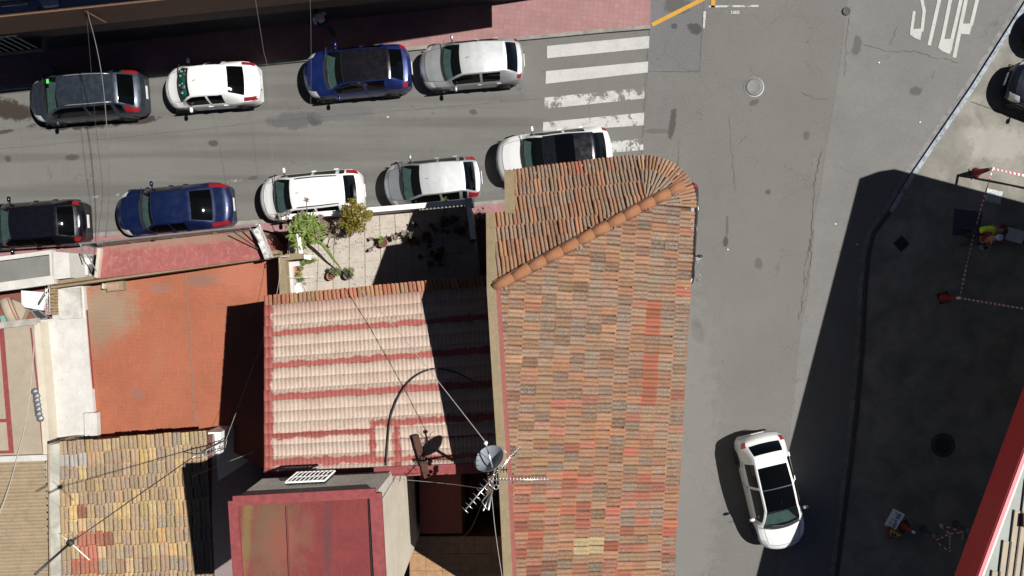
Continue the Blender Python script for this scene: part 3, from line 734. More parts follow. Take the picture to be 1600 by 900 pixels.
m = MB(); m.tube([P(436, 410, 3.9), P(436, 404, 3.95), P(440, 401, 3.97), P(452, 400, 3.9)], .02); m.build('bent_pipe', M_WIRE, H2)

# ---- front yard between the pink roof and the terrace
m = MB(); m.prism([tuple(P(u, v, .9).xy) for u, v in ((408, 366), (460, 362), (460, 398), (425, 400))], 0, .9)
yard = tag(m.build('entrance_step', stained('pinkish_step', (.30, .2, .18), (.24, .15, .13), (.35, .26, .23), s=2)), 'pinkish entrance block between the flaking pink roof and the terrace', 'step')
m = MB(); m.prism([tuple(P(u, v, 1.1).xy) for u, v in ((408, 358), (440, 366), (450, 376), (437, 382), (415, 372))], .9, [1.15, 1.1, 1.0, 1.05, 1.2])
tag(m.build('tarpaulin', flat('brown_red_cloth', (.16, .045, .03), .9, var=.5)), 'crumpled dark red tarpaulin lying beside the pinkish entrance step', 'tarpaulin')

# ================================================================ RED AND WHITE ROOF HOUSE
H3 = tag(empty('painted_roof_house', P(600, 590, 0)), 'house with a whitewashed ribbed tile roof crossed by red sealant bands', 'house')
A3, B3, C3, D3 = P(413, 478, 6.55), P(772, 446, 6.55), P(786, 734, 7.6), P(413, 749, 7.6)
A0, B0 = P(413, 463, 6.42), P(768, 430, 6.42)
m = MB(); xy = [A0.xy, B0.xy, C3.xy, D3.xy]
m.prism([tuple(p) for p in xy], 0, [6.3, 6.3, 7.45, 7.45]); m.build('wall', M_MAROON, H3)
K = NB('painted_rib_tile'); uv = K.n('ShaderNodeAttribute'); uv.attribute_name = 'ruv'
sx = K.n('ShaderNodeSeparateXYZ'); K.l(uv.outputs['Vector'], sx.inputs[0])
v_ = K.pos(); nzz = K.noise(v_, 3, 5, .7); nz2 = K.noise(v_, 16, 4, .75)
jit = K.math('ADD', K.math('MULTIPLY', K.math('SUBTRACT', nzz, .5), .05), K.math('MULTIPLY', K.math('SUBTRACT', nz2, .5), .03))
U_ = K.math('ADD', sx.outputs[0], jit); V_ = K.math('ADD', sx.outputs[1], jit)
def rect_mask(u0, u1, v0, v1, s=.004):
    a = K.math('MULTIPLY', K.ramp(U_, u0 - s, u0 + s), K.ramp(U_, u1 - s, u1 + s, 1, 0)); b = K.math('MULTIPLY', K.ramp(V_, v0 - s, v0 + s), K.ramp(V_, v1 - s, v1 + s, 1, 0))
    return K.math('MULTIPLY', a, b)
basec = K.mix(K.ramp(nzz, .35, .65), (.44, .33, .27), (.50, .41, .34))
basec = K.mix(K.ramp(nz2, .5, .68, 0, .45), basec, (.28, .19, .15))
basec = K.mix(K.ramp(V_, 0.0, .12, .6, 0), basec, (.34, .19, .15))
mask = None
for r_ in [(-.1, .036, -.1, 1.1), (0, 1.1, .150, .188), (0, 1.1, .336, .376), (0, 1.1, .520, .560), (0, .46, .738, .774), (.45, 1.1, .70, .733), (.445, .475, .705, .93), (.545, .575, .71, .96), (.56, 1.1, .80, .818), (0, .46, .888, .926), (.45, 1.1, .90, .925), (0, 1.1, .975, 1.1)]:
    q_ = rect_mask(*r_); mask = q_ if mask is None else K.math('MAXIMUM', mask, q_)
red_ = K.mix(K.ramp(nz2, .35, .7), (.26, .045, .042), (.33, .10, .085))
M_RIB = K.out(K.mix(K.math('MULTIPLY', mask, .93), basec, red_), .75, bump=nz2, bstr=.2, spec=.3)
NC = 16
for j in range(NC):
    t0, t1 = j / NC, (j + 1) / NC; n = 56; N = n * 4
    nrm = (B3 - A3).cross(D3 - A3).normalized(); nrm = nrm if nrm.z > 0 else -nrm
    ph = rnd.uniform(0, .0035)
    prof = [.034 * abs(math.sin(math.pi * n * (i / N + ph))) ** .7 * rnd.uniform(.85, 1.1) for i in range(N + 1)]
    def sp(i, t): return A3.lerp(B3, i / N).lerp(D3.lerp(C3, i / N), t)
    lo = [sp(i, t0) + nrm * (prof[i] + .020 + .008 * math.sin(i * .013 + j * 2.1) + rnd.uniform(-.003, .003)) for i in range(N + 1)]; up = [sp(i, t1 + .012) + nrm * (prof[i] * .9) for i in range(N + 1)]; sk = [p - nrm * .03 for p in lo]
    a = N + 1; m = MB(); m.add(up + lo + sk, [(i, a + i, a + i + 1, i + 1) for i in range(N)] + [(a + i, 2 * a + i, 2 * a + i + 1, a + i + 1) for i in range(N)])
    me_o = m.build('tile_course', M_RIB, H3, True)
    at = me_o.data.attributes.new('ruv', 'FLOAT_VECTOR', 'POINT')
    vals = [(i / N, t1, 0) for i in range(N + 1)] + [(i / N, t0, 0) for i in range(N + 1)] * 2
    at.data.foreach_set('vector', [c for q in vals for c in q])
for i in range(27):
    s0, s1 = i / 27, (i + 1) / 27
    q = [A3.lerp(B3, s0), A3.lerp(B3, s1), A0.lerp(B0, s1), A0.lerp(B0, s0)]
    q = [p + Vector((0, 0, .03)) for p in q]
    tile(*q, vary(rnd.choice([(.34, .15, .07), (.30, .16, .08), (.36, .12, .065)]), .1), .45, H3)
m = MB(); m.bar(D3 + Vector((0, .1, .02)), C3 + Vector((0, .1, .02)), .26, .1); m.build('ridge_edge', M_REDLINE, H3)
# rusty pipe lying over the edge, own thing
m = MB(); m.bar(P(649, 680, 7.52), P(668, 746, 7.75), .17, .12); b_ = m
o = b_.build('wooden_beam', M_WOODB); tag(o, 'rusty brown beam lying down the painted roof and over its lower edge', 'beam')

# ================================================================ RED TOPPED STAIR BLOCK
H4 = tag(empty('stair_block', P(480, 830, 0)), 'raised block with a stained red flat roof, grey north wall and cream side wall', 'building')
BZ = 9.75
r4 = [P(365, 782, BZ), P(587, 770, BZ), P(599, 985, BZ), P(378, 985, BZ)]
xy = [p.xy for p in r4]
def inner(pts, d):
    c = sum((p for p in pts), Vector((0, 0))) / len(pts); return [p + (c - p).normalized() * d for p in pts]
m = MB(); m.prism([tuple(p) for p in xy], 0, BZ - .1); wall4 = m.build('wall', [M_CREAM, M_GREYW], H4)
for pl in wall4.data.polygons:
    if pl.normal.y > .8: pl.material_index = 1
    if pl.normal.x < -.8: pl.material_index = 1
m = MB(); m.prism([tuple(p) for p in inner(xy, .12)], BZ - .1, BZ - .03); m.build('flat_roof', M_REDTOP, H4)
for a, b in ((0, 1), (1, 2), (3, 0)):
    pa_, pb_ = xy[a], xy[b]; m = MB(); m.bar((*pa_, BZ), (*pb_, BZ), .24 if a != 1 else .30, .1 + .004 * a); m.build('roof_rim', M_REDLINE, H4)
gp = P(576, 779, BZ); m = MB(); m.bar(P(577.5, 780, BZ - .02), P(587, 985, BZ - .02), .07, .05); m.build('expansion_joint', M_BLACK, H4)
m = MB(); m.bar(P(448, 792, BZ - .01), P(456, 985, BZ - .01), .03, .05); m.build('sheet_lap', flat('lap_dark', (.14, .04, .035), .8), H4)
# leaning grey cladding on the north side, with a barred window
ct0, ct1 = P(365, 782, BZ - .02), P(587, 770, BZ - .02); cb0, cb1 = P(410, 748, 8.65), P(640, 738, 8.65)
cb1 = P(612, 739, 8.65)
m = MB(); m.add([cb0, cb1, ct1, ct0] + [p - Vector((0, .25, .02)) for p in (cb0, cb1, ct1, ct0)], [(0, 1, 2, 3), (7, 6, 5, 4), (0, 4, 5, 1), (1, 5, 6, 2), (3, 2, 6, 7), (0, 3, 7, 4)])
m.build('sun_leaned_face', stained('weathered_grey_face', (.40, .37, .33), (.24, .22, .19), (.50, .47, .42), s=2.5), H4)
def cl_(s_, t_, d=0.0):
    p = cb0.lerp(cb1, s_).lerp(ct0.lerp(ct1, s_), t_); n_ = (cb1 - cb0).cross(ct0 - cb0).normalized(); n_ = n_ if n_.y > 0 else -n_
    return p + n_ * d
fr = MB(); SA, SB_, TA_, TB_ = .27, .56, -.02, .46
for a_, b_ in (((SA, TA_), (SB_, TA_)), ((SA, TB_), (SB_, TB_)), ((SA, TA_), (SA, TB_)), ((SB_, TA_), (SB_, TB_)), ((SA, (TA_ + TB_) / 2), (SB_, (TA_ + TB_) / 2))): fr.bar(cl_(*a_, .12), cl_(*b_, .12), .045, .045)
wo_ = fr.build('window', M_WHITE, H4)
g = MB(); g.add([cl_(SA, TA_, .03), cl_(SB_, TA_, .03), cl_(SB_, TB_, .03), cl_(SA, TB_, .03)], [(0, 1, 2, 3)]); g.build('pane', M_DGLASS, wo_)
for i in range(8):
    s_ = SA + (i + 1) * (SB_ - SA) / 9; m = MB(); m.tube([cl_(s_, TA_, .14), cl_(s_, TB_, .14)], .013, 5); m.build('bar', M_WHITE, wo_)
# cream wall seam strip
m = MB(); p = xy[1].lerp(xy[2], .02); m.box((p.x + .03, p.y - .3, 6), (.05, .06, 7)); m.build('wall_strip', M_WHITEW, H4)

# ================================================================ COURTYARD
court = struct(sheet('courtyard_floor', [gz(640, 700, 0), (800, 640), (806, 1100), (640, 1100)], .03, M_BROWNF, .02))
CY = tag(empty('courtyard_terrace', P(700, 860, 2.9)), 'brown tiled terrace deep in the shaded well beside the cream wall', 'terrace')
def bl4(q, s, t): return q[0].lerp(q[1], s).lerp(q[3].lerp(q[2], s), t)
q4 = [P(640, 838, 3.0), P(792, 838, 3.0), P(800, 1000, 3.0), P(640, 1000, 3.0)]
m = MB(); m.prism([tuple(p.xy) for p in q4], 0, 2.96); m.build('base', M_MAROON, CY)
for i in range(6):
    for j in range(6):
        g = .0015; q = [bl4(q4, i / 6 + g, j / 6 + g), bl4(q4, (i + 1) / 6 - g, j / 6 + g), bl4(q4, (i + 1) / 6 - g, (j + 1) / 6 - g), bl4(q4, i / 6 + g, (j + 1) / 6 - g)]
        m = MB(); m.prism([tuple(p.xy) for p in q], 2.96, 3.0 + rnd.uniform(0, .003)); m.build('floor_tile', M_BROWNF, CY)
m = MB(); m.prism([tuple(P(u, v, 3.6).xy) for u, v in ((655, 736), (719, 730), (722, 833), (656, 834))], 0, 3.6)
tag(m.build('lean_to_roof', flat('dark_maroon_sheet', (.17, .045, .035), .8)), 'dark maroon flat lean-to roof in the shaded well below the painted roof', 'roof')

# ================================================================ ORANGE FLAT ROOF HOUSE
OZ = 2.5
H5 = tag(empty('orange_roof_house', P(270, 560, 0)), 'low house with a broad orange painted flat roof', 'house')
oq = [P(131, 449, OZ), P(300, 425, OZ), P(442, 403, OZ), P(452, 500, OZ), P(470, 500, OZ), P(462, 760, OZ), P(335, 690, OZ), P(150, 700, OZ)]
m = MB(); m.prism([tuple(p.xy) for p in oq], 0, OZ); m.build('flat_roof', [M_ORANGE, M_CREAM], H5)
for (a, b) in (((290, 428), (305, 668)),):
    m = MB(); m.bar(P(*a, OZ + .005), P(*b, OZ + .005), .045, .012); m.build('roof_joint', flat('joint_grey', (.2, .12, .09), .9), H5)
m = MB(); m.bar(P(82, 446, 2.95), P(438, 397, 2.95), .24, .5); m.build('parapet', M_TANW, H5)
m = MB(); m.bar(P(82, 446, 3.21), P(438, 397, 3.21), .05, .04); m.build('parapet_ridge', M_WOODB, H5)
m = MB(); m.bar(P(131, 452, OZ + .05), P(151, 690, OZ + .05), .09, .1); m.build('edge_flashing', M_REDLINE, H5)
e = tag(empty('roof_vent_box', P(181, 448, OZ)), 'small tan rectangular vent box on the orange roof by its parapet', 'vent')
m = MB(); m.bar(P(169, 449, OZ + .12), P(195, 446, OZ + .12), .32, .22); m.build('body', M_TANW, e)
m = MB(); m.bar(P(168, 449, OZ + .27), P(186, 447, OZ + .27), .24, .05); m.build('lid', flat('vent_lid', (.33, .2, .15), .8), e)
m = MB(); m.bar(P(165, 451, OZ + .2), P(166, 443, OZ + .2), .08, .35); m.build('end_cap', M_CREAM, e)

# dividing walls, whitewashed
H6 = tag(empty('party_wall', P(110, 560, 0)), 'broad whitewashed party wall top left of the orange roof', 'wall')
block('wall', [(79, 449), (130, 447), (139, 560), (151, 692), (80, 700), (66, 600), (55, 501), (82, 498)], 0, 2.65, M_WHITEW, H6)
block('raised_cap', [(90, 452), (124, 449), (127, 497), (92, 499)], 2.65, 2.78, concrete('cap_grey', (.42, .41, .38), sc=2), H6)
block('end_block', [(131, 646), (151, 645), (153, 700), (133, 702)], 2.65, 2.85, M_WHITEW, H6)
block('edge_rim', [(53, 505), (62, 504), (74, 640), (78, 712), (68, 714), (60, 600)], 2.65, 3.1, M_CREAM, H6)
for i in range(9):
    t0, t1 = i / 9, (i + 1) / 9
    q = [P(77, 450 + 42 * t0 + .4, 2.95), P(86, 450 + 42 * t0 + .4, 2.95), P(86, 450 + 42 * t1 - .4, 2.95), P(77, 450 + 42 * t1 - .4, 2.95)]
    m = MB(); m.prism([tuple(p.xy) for p in q], 2.65, 2.95 + rnd.uniform(-.01, .01)); m.build('brick', flat('tan_brick', (.27, .19, .10), .9, var=.3), H6)
# dark foil bundle along the wall edge
m = MB()
for i in range(7): m.lathe([(.05, -.05), (.13, 0), (.12, .06), (.03, .12)], P(56 + i * 1.2 + rnd.uniform(-1, 1), 612 + i * 7, 3.1) , 7)
tag(m.build('foil_bundle', flat('grey_foil', (.16, .16, .18), .4, .4, .5)), 'crumpled dark grey foil lagging on the edge of the white party wall', 'foil')

# ================================================================ PINK FLAT ROOF with glass rail
H7 = tag(empty('pink_roof_house', P(290, 390, 0)), 'narrow street-side flat roof with flaking pink and brown paint', 'building')
block('flat_roof', [(152, 388), (396, 359), (424, 402), (300, 418), (150, 436)], 0, 3.3, M_PINKROOF, H7)
m = MB(); m.bar(P(157, 388, 3.36), P(152, 434, 3.36), .12, .16); m.build('edge', M_CREAM, H7)
m = MB(); m.bar(P(400, 352, 3.5), P(421, 404, 3.5), .2, .35); m.build('end_wall', concrete('flaked_white', (.5, .49, .47), sc=8, contrast=.6), H7)
RZ = 4.1
rl = tag(empty('glass_balustrade', P(260, 372, 3.3)), 'glass and steel balustrade leaning out along the street edge of the pink roof', 'railing')
a, b = P(124, 381, RZ), P(405, 352, RZ); a2, b2 = P(150, 387, 3.3), P(398, 358, 3.3)
m = MB(); m.tube([a, b], .03, 8); m.build('handrail', M_STEEL, rl)
NPn = 4
for i in range(NPn):
    s0, s1 = i / NPn + .008, (i + 1) / NPn - .008
    m = MB(); q = [a.lerp(b, s0), a.lerp(b, s1), a2.lerp(b2, s1) , a2.lerp(b2, s0)]
    n_ = (q[1] - q[0]).cross(q[3] - q[0]).normalized() * .012
    m.add([p for p in q] + [p + n_ for p in q], [(0, 1, 2, 3), (7, 6, 5, 4), (0, 4, 5, 1), (1, 5, 6, 2), (2, 6, 7, 3), (3, 7, 4, 0)]); m.build('pane', M_PANEG, rl)
for i in range(NPn + 1):
    s = i / NPn; m = MB(); m.tube([a.lerp(b, s), a2.lerp(b2, s)], .025, 6); m.build('post', M_STEEL, rl)
for (p, q) in (((128, 384, 4.1), (155, 431, 3.3)), ((126, 383, 4.1), (131, 408, 3.4)), ((390, 355, 4.1), (418, 398, 3.35)), ((365, 362, 4.0), (412, 395, 3.3))):
    m = MB(); m.tube([P(*p), P(*q)], .022, 6); m.build('stay', M_STEEL if p[0] < 365 or p[0] > 380 else M_IRON, rl)

# ================================================================ GREY CANOPY HOUSE (left edge)
H8 = tag(empty('grey_roof_house', P(40, 425, 0)), 'low building with a grey flat roof edged in white at the left', 'building')
block('flat_roof', [(-140, 424), (81, 396), (84, 436), (-140, 470)], 0, 3.1, M_GREYROOF, H8)
for a, b, wd in (((-140, 423), (84, 394), .14), ((-140, 468), (88, 437), .30), ((82, 394), (84, 438), .08)):
    m = MB(); m.bar(P(*a, 3.2), P(*b, 3.2), wd, .22 + wd * .1); m.build('roof_edge', M_WHITEW, H8)
block('end_wall', [(83, 393), (107, 395), (110, 434), (84, 437)], 0, 3.34, M_WHITEW, H8)
e = tag(empty('roof_light', P(124, 415, 1.5)), 'small glazed roof light between the white end wall and the pink roof', 'skylight')
block('base', [(108, 399), (142, 399), (138, 432), (111, 433)], 0, 2.3, M_GREYW, e)
block('frame', [(109, 400), (141, 404), (140, 413), (108, 411)], 2.3, 2.42, M_WHITE, e)
block('pane', [(111, 413), (136, 414), (134, 431), (112, 431)], 2.3, 2.36, M_PANEG, e)
for u in (111, 136): m = MB(); m.bar(P(u, 412, 2.42), P(u - 1, 432, 2.42), .06, .06); m.build('glazing_bar', M_WHITE, e)
m = MB(); m.bar(P(109, 432, 2.42), P(138, 431, 2.42), .07, .06); m.build('glazing_bar', M_STEEL, e)

# ================================================================ JUNK YARD behind the grey roof
yz = 2.0
struct(sheet('yard_floor', [gz(-140, 472, yz), gz(90, 440, yz), gz(90, 520, yz), gz(-140, 540, yz)], yz, stained('red_yard', (.20, .07, .05), (.12, .05, .04), (.28, .12, .08)), 1.9))
m = MB(); m.prism([tuple(P(u, v, 2.7).xy) for u, v in ((33, 454), (76, 457), (68, 485), (38, 480), (33, 475))], 2.66, [2.7, 2.72, 2.75, 2.7, 2.68])
tag(m.build('white_board', M_WHITE), 'white board leaning over the cluttered little yard by the brick strip', 'board')
e = tag(empty('rolled_mattress', P(22, 480, 2.1)), 'rolled beige mattress with red stripes in the cluttered little yard', 'mattress')
m = MB(); m.tube([P(8, 468, 2.45), P(14, 480, 2.45), P(22, 503, 2.45)], [.2, .22, .2], 10); m.build('roll', M_BEIGE, e, True)
m = MB(); m.prism([tuple(P(u, v, 2.4).xy) for u, v in ((14, 466), (32, 473), (41, 485), (33, 503), (20, 503))], 2.2, 2.42); m.build('flap', M_BEIGE, e)
for o_ in (0, 5): m = MB(); m.tube([P(11 + o_, 466, 2.67), P(17 + o_, 482, 2.68), P(26 + o_, 501, 2.67)], .015, 5); m.build('stripe', M_REDLINE, e)
e = tag(empty('folding_frame', P(64, 490, 2.2)), 'small dark folding frame under the white board in the little yard', 'frame')
for a, b in (((48, 485), (60, 500)), ((60, 484), (77, 497)), ((60, 500), (78, 496)), ((50, 485), (62, 484))): m = MB(); m.bar(P(*a, 2.5), P(*b, 2.5), .05, .04); m.build('bar', M_STEEL, e)
m = MB(); m.prism([tuple(P(u, v, 2.45).xy) for u, v in ((50, 486), (61, 485), (75, 496), (61, 499))], 2.43, 2.45); m.build('mesh_panel', M_IRON, e)
m = MB(); m.prism([tuple(P(u, v, 2.3).xy) for u, v in ((0, 494), (10, 492), (15, 503), (2, 504))], 2.1, 2.3)
tag(m.build('plastic_crate', flat('teal_plastic', (.15, .33, .31), .5)), 'teal plastic tub at the left end of the little yard', 'tub')
m = MB(); m.tube([P(79, 446, 3.3), P(73, 452, 3.6), P(60, 474, 3.3)], .028, 7); tag(m.build('bent_pipe', M_ALU, None, True), 'bent pale pipe reaching over the white board in the yard', 'pipe')
e = tag(empty('wire_mesh_fence', P(74, 470, 2.6)), 'thin steel wire mesh beside the tan brick strip above the yard', 'fence')
for i in range(7):
    m = MB(); m.tube([P(70 , 452 + i * 6, 3.5), P(84, 452 + i * 6, 3.55)], .007, 4); m.build('wire', M_STEEL, e)
for i in range(3):
    m = MB(); m.tube([P(71 + i * 3, 450, 3.5), P(72 + i * 3, 492, 3.5)], .007, 4); m.build('wire', M_STEEL, e)

# ================================================================ BEIGE MEMBRANE ROOF (left)
H9 = tag(empty('beige_roof_house', P(20, 600, 0)), 'beige flat roof with red sealant lines at the left edge', 'building')
block('flat_roof', [(-140, 520), (53, 502), (72, 712), (-140, 716)], 0, 3.0, M_BEIGE, H9)
block('front_wall', [(-140, 520), (57, 497), (56, 507), (-140, 530)], 3.0, 3.18, concrete('grey_cap2', (.34, .32, .29), sc=3), H9)
def sline(a, b, wd=.1, z=3.006):
    m = MB(); m.bar(P(*a, z), P(*b, z), wd, .01); m.build('sealant_line', M_REDLINE, H9)
sline((2, 512), (9, 600), .17); sline((9, 600), (18, 708), .17, 3.008); sline((-60, 658), (14, 657), .12, 3.010); sline((48, 512), (58, 600), .06); sline((58, 600), (68, 708), .06, 3.008); sline((-60, 708), (20, 706), .1, 3.012)

# ================================================================ CORRUGATED ROOF
H10 = tag(empty('corrugated_shed', P(40, 800, 0)), 'shed with a beige corrugated sheet roof in the lower left corner', 'shed')
block('wall', [(-140, 726), (70, 722), (76, 960), (-140, 960)], 0, 2.75, M_CREAM, H10)
cA, cB, cC, cD = P(-140, 724, 3.0), P(71, 718, 3.0), P(80, 975, 3.0), P(-140, 985, 3.0)
NS = 2; ncor = 23
MC = stained('beige_corrugated', (.30, .235, .155), (.20, .145, .095), (.36, .29, .21), s=1.2)
for sidx in range(NS):
    m = MB(); N = ncor * 8; vs = []
    s0, s1 = (0, .52) if sidx == 0 else (.5, 1)
    for i in range(N + 1):
        zz = .045 * math.sin(2 * math.pi * ncor * i / N) + (.03 if sidx == 0 else .0)
        for s in (s0, s1): p = cA.lerp(cB, s).lerp(cD.lerp(cC, s), i / N); vs.append((p.x, p.y, p.z + zz))
    m.add(vs, [(2 * i, 2 * i + 1, 2 * i + 3, 2 * i + 2) for i in range(N)]); m.build('corrugated_sheet', MC, H10, True)
m = MB(); m.bar(P(-140, 722, 3.1), P(76, 714, 3.1), .2, .2); m.build('edge_wall', M_WHITEW, H10)

# ================================================================ YELLOW TILE HOUSE
H11 = tag(empty('yellow_tiled_house', P(210, 790, 0)), 'low house with a mottled yellow clay tile roof and white end wall', 'house')
yA, yB, yC, yD = P(92, 691, 3.9), P(323, 673, 3.9), P(336, 960, 5.55), P(97, 965, 5.55)
wE = P(352, 680, 3.9)
m = MB(); xy = [yA.xy + Vector((.1, -.15)), yB.xy + Vector((.75, -.15)), yC.xy + Vector((.75, 0)), yD.xy]
xy[1].x, xy[2].x = P(330, 690, 3.9).x + .0, P(333, 905, 5.3).x + .0
m.prism([tuple(p) for p in xy], 0, [3.8, 3.8, 5.45, 5.45]); wo = m.build('wall', [M_MAROON, flat('side_wall_paint', (.30, .24, .24), .85)], H11)
for pl in wo.data.polygons:
    if pl.normal.x > .8: pl.material_index = 1
# white upper part of the side wall and side window
sx_ = P(330, 690, 3.9).x; ya_, yb_ = P(324, 678, 3.9).y, P(335, 762, 3.9).y
m = MB(); m.prism([(sx_ - .3, ya_), (sx_ + .20, ya_), (sx_ + .20, yb_), (sx_ - .3, yb_)], 0.5, [3.7, 3.6, 3.85, 3.95]); m.build('white_end_wall', M_WHITE, H11)
wy = P(345, 785, 2.4).y; f_ = MB(); f_.box((sx_ + .10 + P(333, 905, 5.3).x * 0, wy, 2.0), (.16, 1.35, 1.3)); fo = f_.build('window', M_IRON, H11)
m = MB(); m.box((sx_ + .2, wy, 2.0), (.04, 1.15, 1.1)); m.build('pane', M_DGLASS, fo)
Ny, Cx = 13, 17
YL = [(.42, .31, .15), (.38, .28, .14), (.34, .25, .14), (.31, .22, .13), (.37, .25, .14), (.42, .29, .12)]
for j in range(Ny):
    off = rnd.uniform(-.012, .012)
    for i in range(Cx):
        s0, s1 = i / Cx + (off if i else 0), (i + 1) / Cx + (off if i < Cx - 1 else 0)
        jj = rnd.uniform(-.006, .006)
        q = [bl4([yA, yB, yC, yD], s, t) for s, t in ((s0, (j + 1) / Ny + .012), (s1, (j + 1) / Ny + .012), (s1, j / Ny + jj), (s0, j / Ny + jj))]
        u, v = to_px(q[0]); r = rnd.random()
        t_, li = vary(rnd.choice(YL), .1), rnd.choice([.35, .5, .65, .8, .95])
        if (118 < u < 172 and 838 < v < 862) or (112 < u < 142 and 862 < v < 905) or (118 < u < 134 and 800 < v < 822): t_, li = vary((.33, .11, .07), .1), .35
        if (v < 735 and u < 125 and v > 715): t_, li = (.33, .32, .30), .2
        if r < .07: t_, li = vary((.27, .21, .15)), .95
        tile(*q, t_, li, H11)
m = MB(); m.prism([tuple(p.xy) for p in (yA, yB, yC, yD)], [3.8, 3.8, 5.45, 5.45], [3.88, 3.88, 5.53, 5.53]); m.build('roof_deck', M_DECK, H11)
pts = [P(84, 694, 4.05), P(86, 800, 4.6), P(88, 965, 5.6)]
wall_strip('verge_cap', pts, -.16, .16, 4.0, concrete('verge_pale', (.42, .41, .35), sc=2), H11)
wall_strip('verge_side', [p - Vector((.17, 0, .12)) for p in pts], -.12, .10, 3.8, stained('verge_brown', (.36, .27, .2), (.2, .12, .08), (.42, .36, .3), s=4), H11)

# dark courtyard floor between yellow house and stair block
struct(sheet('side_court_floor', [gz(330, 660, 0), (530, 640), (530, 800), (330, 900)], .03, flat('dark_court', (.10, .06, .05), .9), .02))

# ================================================================ TALL BLOCK, top left
def tall_line(x): return 31.5 + .105 * (854 - x)
H12 = tag(empty('apartment_block', P(300, 60, 0)), 'tall block with an ochre balcony front casting shade over the far sidewalk', 'building')
def sq(pts, z0, z1, mat, name, parent):
    m = MB(); m.prism([tuple(P(u, v, 0).xy) for u, v in pts], z0, z1); return m.build(name, mat, parent)
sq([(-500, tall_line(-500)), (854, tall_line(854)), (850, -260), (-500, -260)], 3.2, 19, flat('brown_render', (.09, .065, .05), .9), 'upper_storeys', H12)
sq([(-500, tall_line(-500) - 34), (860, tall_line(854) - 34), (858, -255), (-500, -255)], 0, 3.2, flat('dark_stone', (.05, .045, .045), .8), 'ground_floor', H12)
def bandY(x): return 139 - .105 * x
PAR = [(-500, bandY(-500)), (628, bandY(628)), (628, bandY(628) - 3), (-500, bandY(-500) - 3)]
sq(PAR, 4.78, 5.97, M_FASCIA, 'balcony_parapet', H12)
sq([(-500, bandY(-500) - 3), (628, bandY(628) - 3), (628, tall_line(628) - 2), (-500, tall_line(-500) - 2)], 4.78, 5.9, M_BLUEG, 'balcony_floor', H12)
# wet-look rail, awning slats under the balcony
for i in range(26):
    x = -100 + i * 10; m = MB(); m.bar(P(x, bandY(x) - 2, 0) + Vector((0, 0, 3.3)), P(x, bandY(x) - 2, 0) + Vector((0, 0, 4.5)), .02, .02); m.build('lower_rail_bar', M_STEEL, H12)
m = MB(); m.bar(P(-110, bandY(-110) - 2, 0) + Vector((0, 0, 4.5)), P(155, bandY(155) - 2, 0) + Vector((0, 0, 4.5)), .03, .03); m.build('lower_handrail', M_STEEL, H12)
sq([(-500, bandY(-500) - 1), (155, bandY(155) - 1), (155, tall_line(155) - 1), (-500, tall_line(-500) - 1)], 3.05, 3.3, flat('dark_soffit', (.035, .03, .03), .9), 'lower_balcony', H12)
wall_windows(H12, [(*(P(x, tall_line(x), 0).xy), z, R(5.5), 1.2, 1.5) for x in (100, 260, 420, 580, 740) for z in (7.6, 10.6)])
# clothes airer on the balcony
e = tag(empty('clothes_airer', P(15, 8, 6)), 'wire clothes airer standing on the shaded blue-grey balcony top', 'clothes airer')
for i in range(8): m = MB(); m.tube([P(-5 + i * 5, 1, 6.3), P(3 + i * 5, 10, 6.3)], .01, 5); m.build('rail', M_STEEL, e)
for a, b in (((-5, 1), (35, -2)), ((3, 10), (43, 6))): m = MB(); m.tube([P(*a, 6.3), P(*b, 6.3)], .014, 5); m.build('frame', M_STEEL, e)
for a in ((-3, 2), (40, 5)): m = MB(); m.tube([P(*a, 6.3), P(*a, 5.95)], .014, 5); m.build('leg', M_STEEL, e)
m = MB(); m.prism([tuple(P(u, v, 6.05).xy) for u, v in ((62, 1), (88, -2), (90, 9), (68, 11))], 5.95, 6.1)
tag(m.build('folded_cloth', flat('grey_cloth', (.4, .4, .45), .9)), 'pale folded cloth lying on the shaded balcony top', 'cloth')
for u, lb in ((61, 'nearer the clothes airer'), (88, 'nearer the cable bracket')):
    c = P(u, 13, 6); m = MB(); m.lathe([(.03, 0), (.035, .04), (.01, .06)], (c.x, c.y, 5.97), 8); tag(m.build('bolt_cap', M_IRON), 'small dark knob on the balcony edge, ' + lb, 'knob')
e = tag(empty('cable_bracket', P(140, 18, 5.6)), 'dark iron cable bracket bolted to the ochre balcony front', 'bracket')
for a, b in (((135, 18, 5.8), (165, 35, 5.1)), ((135, 18, 5.8), (134, 30, 5.1)), ((137, 18, 5.8), (142, 38, 5.0))): m = MB(); m.bar(P(*a), P(*b), .05, .05); m.build('strut', M_WOODB, e)

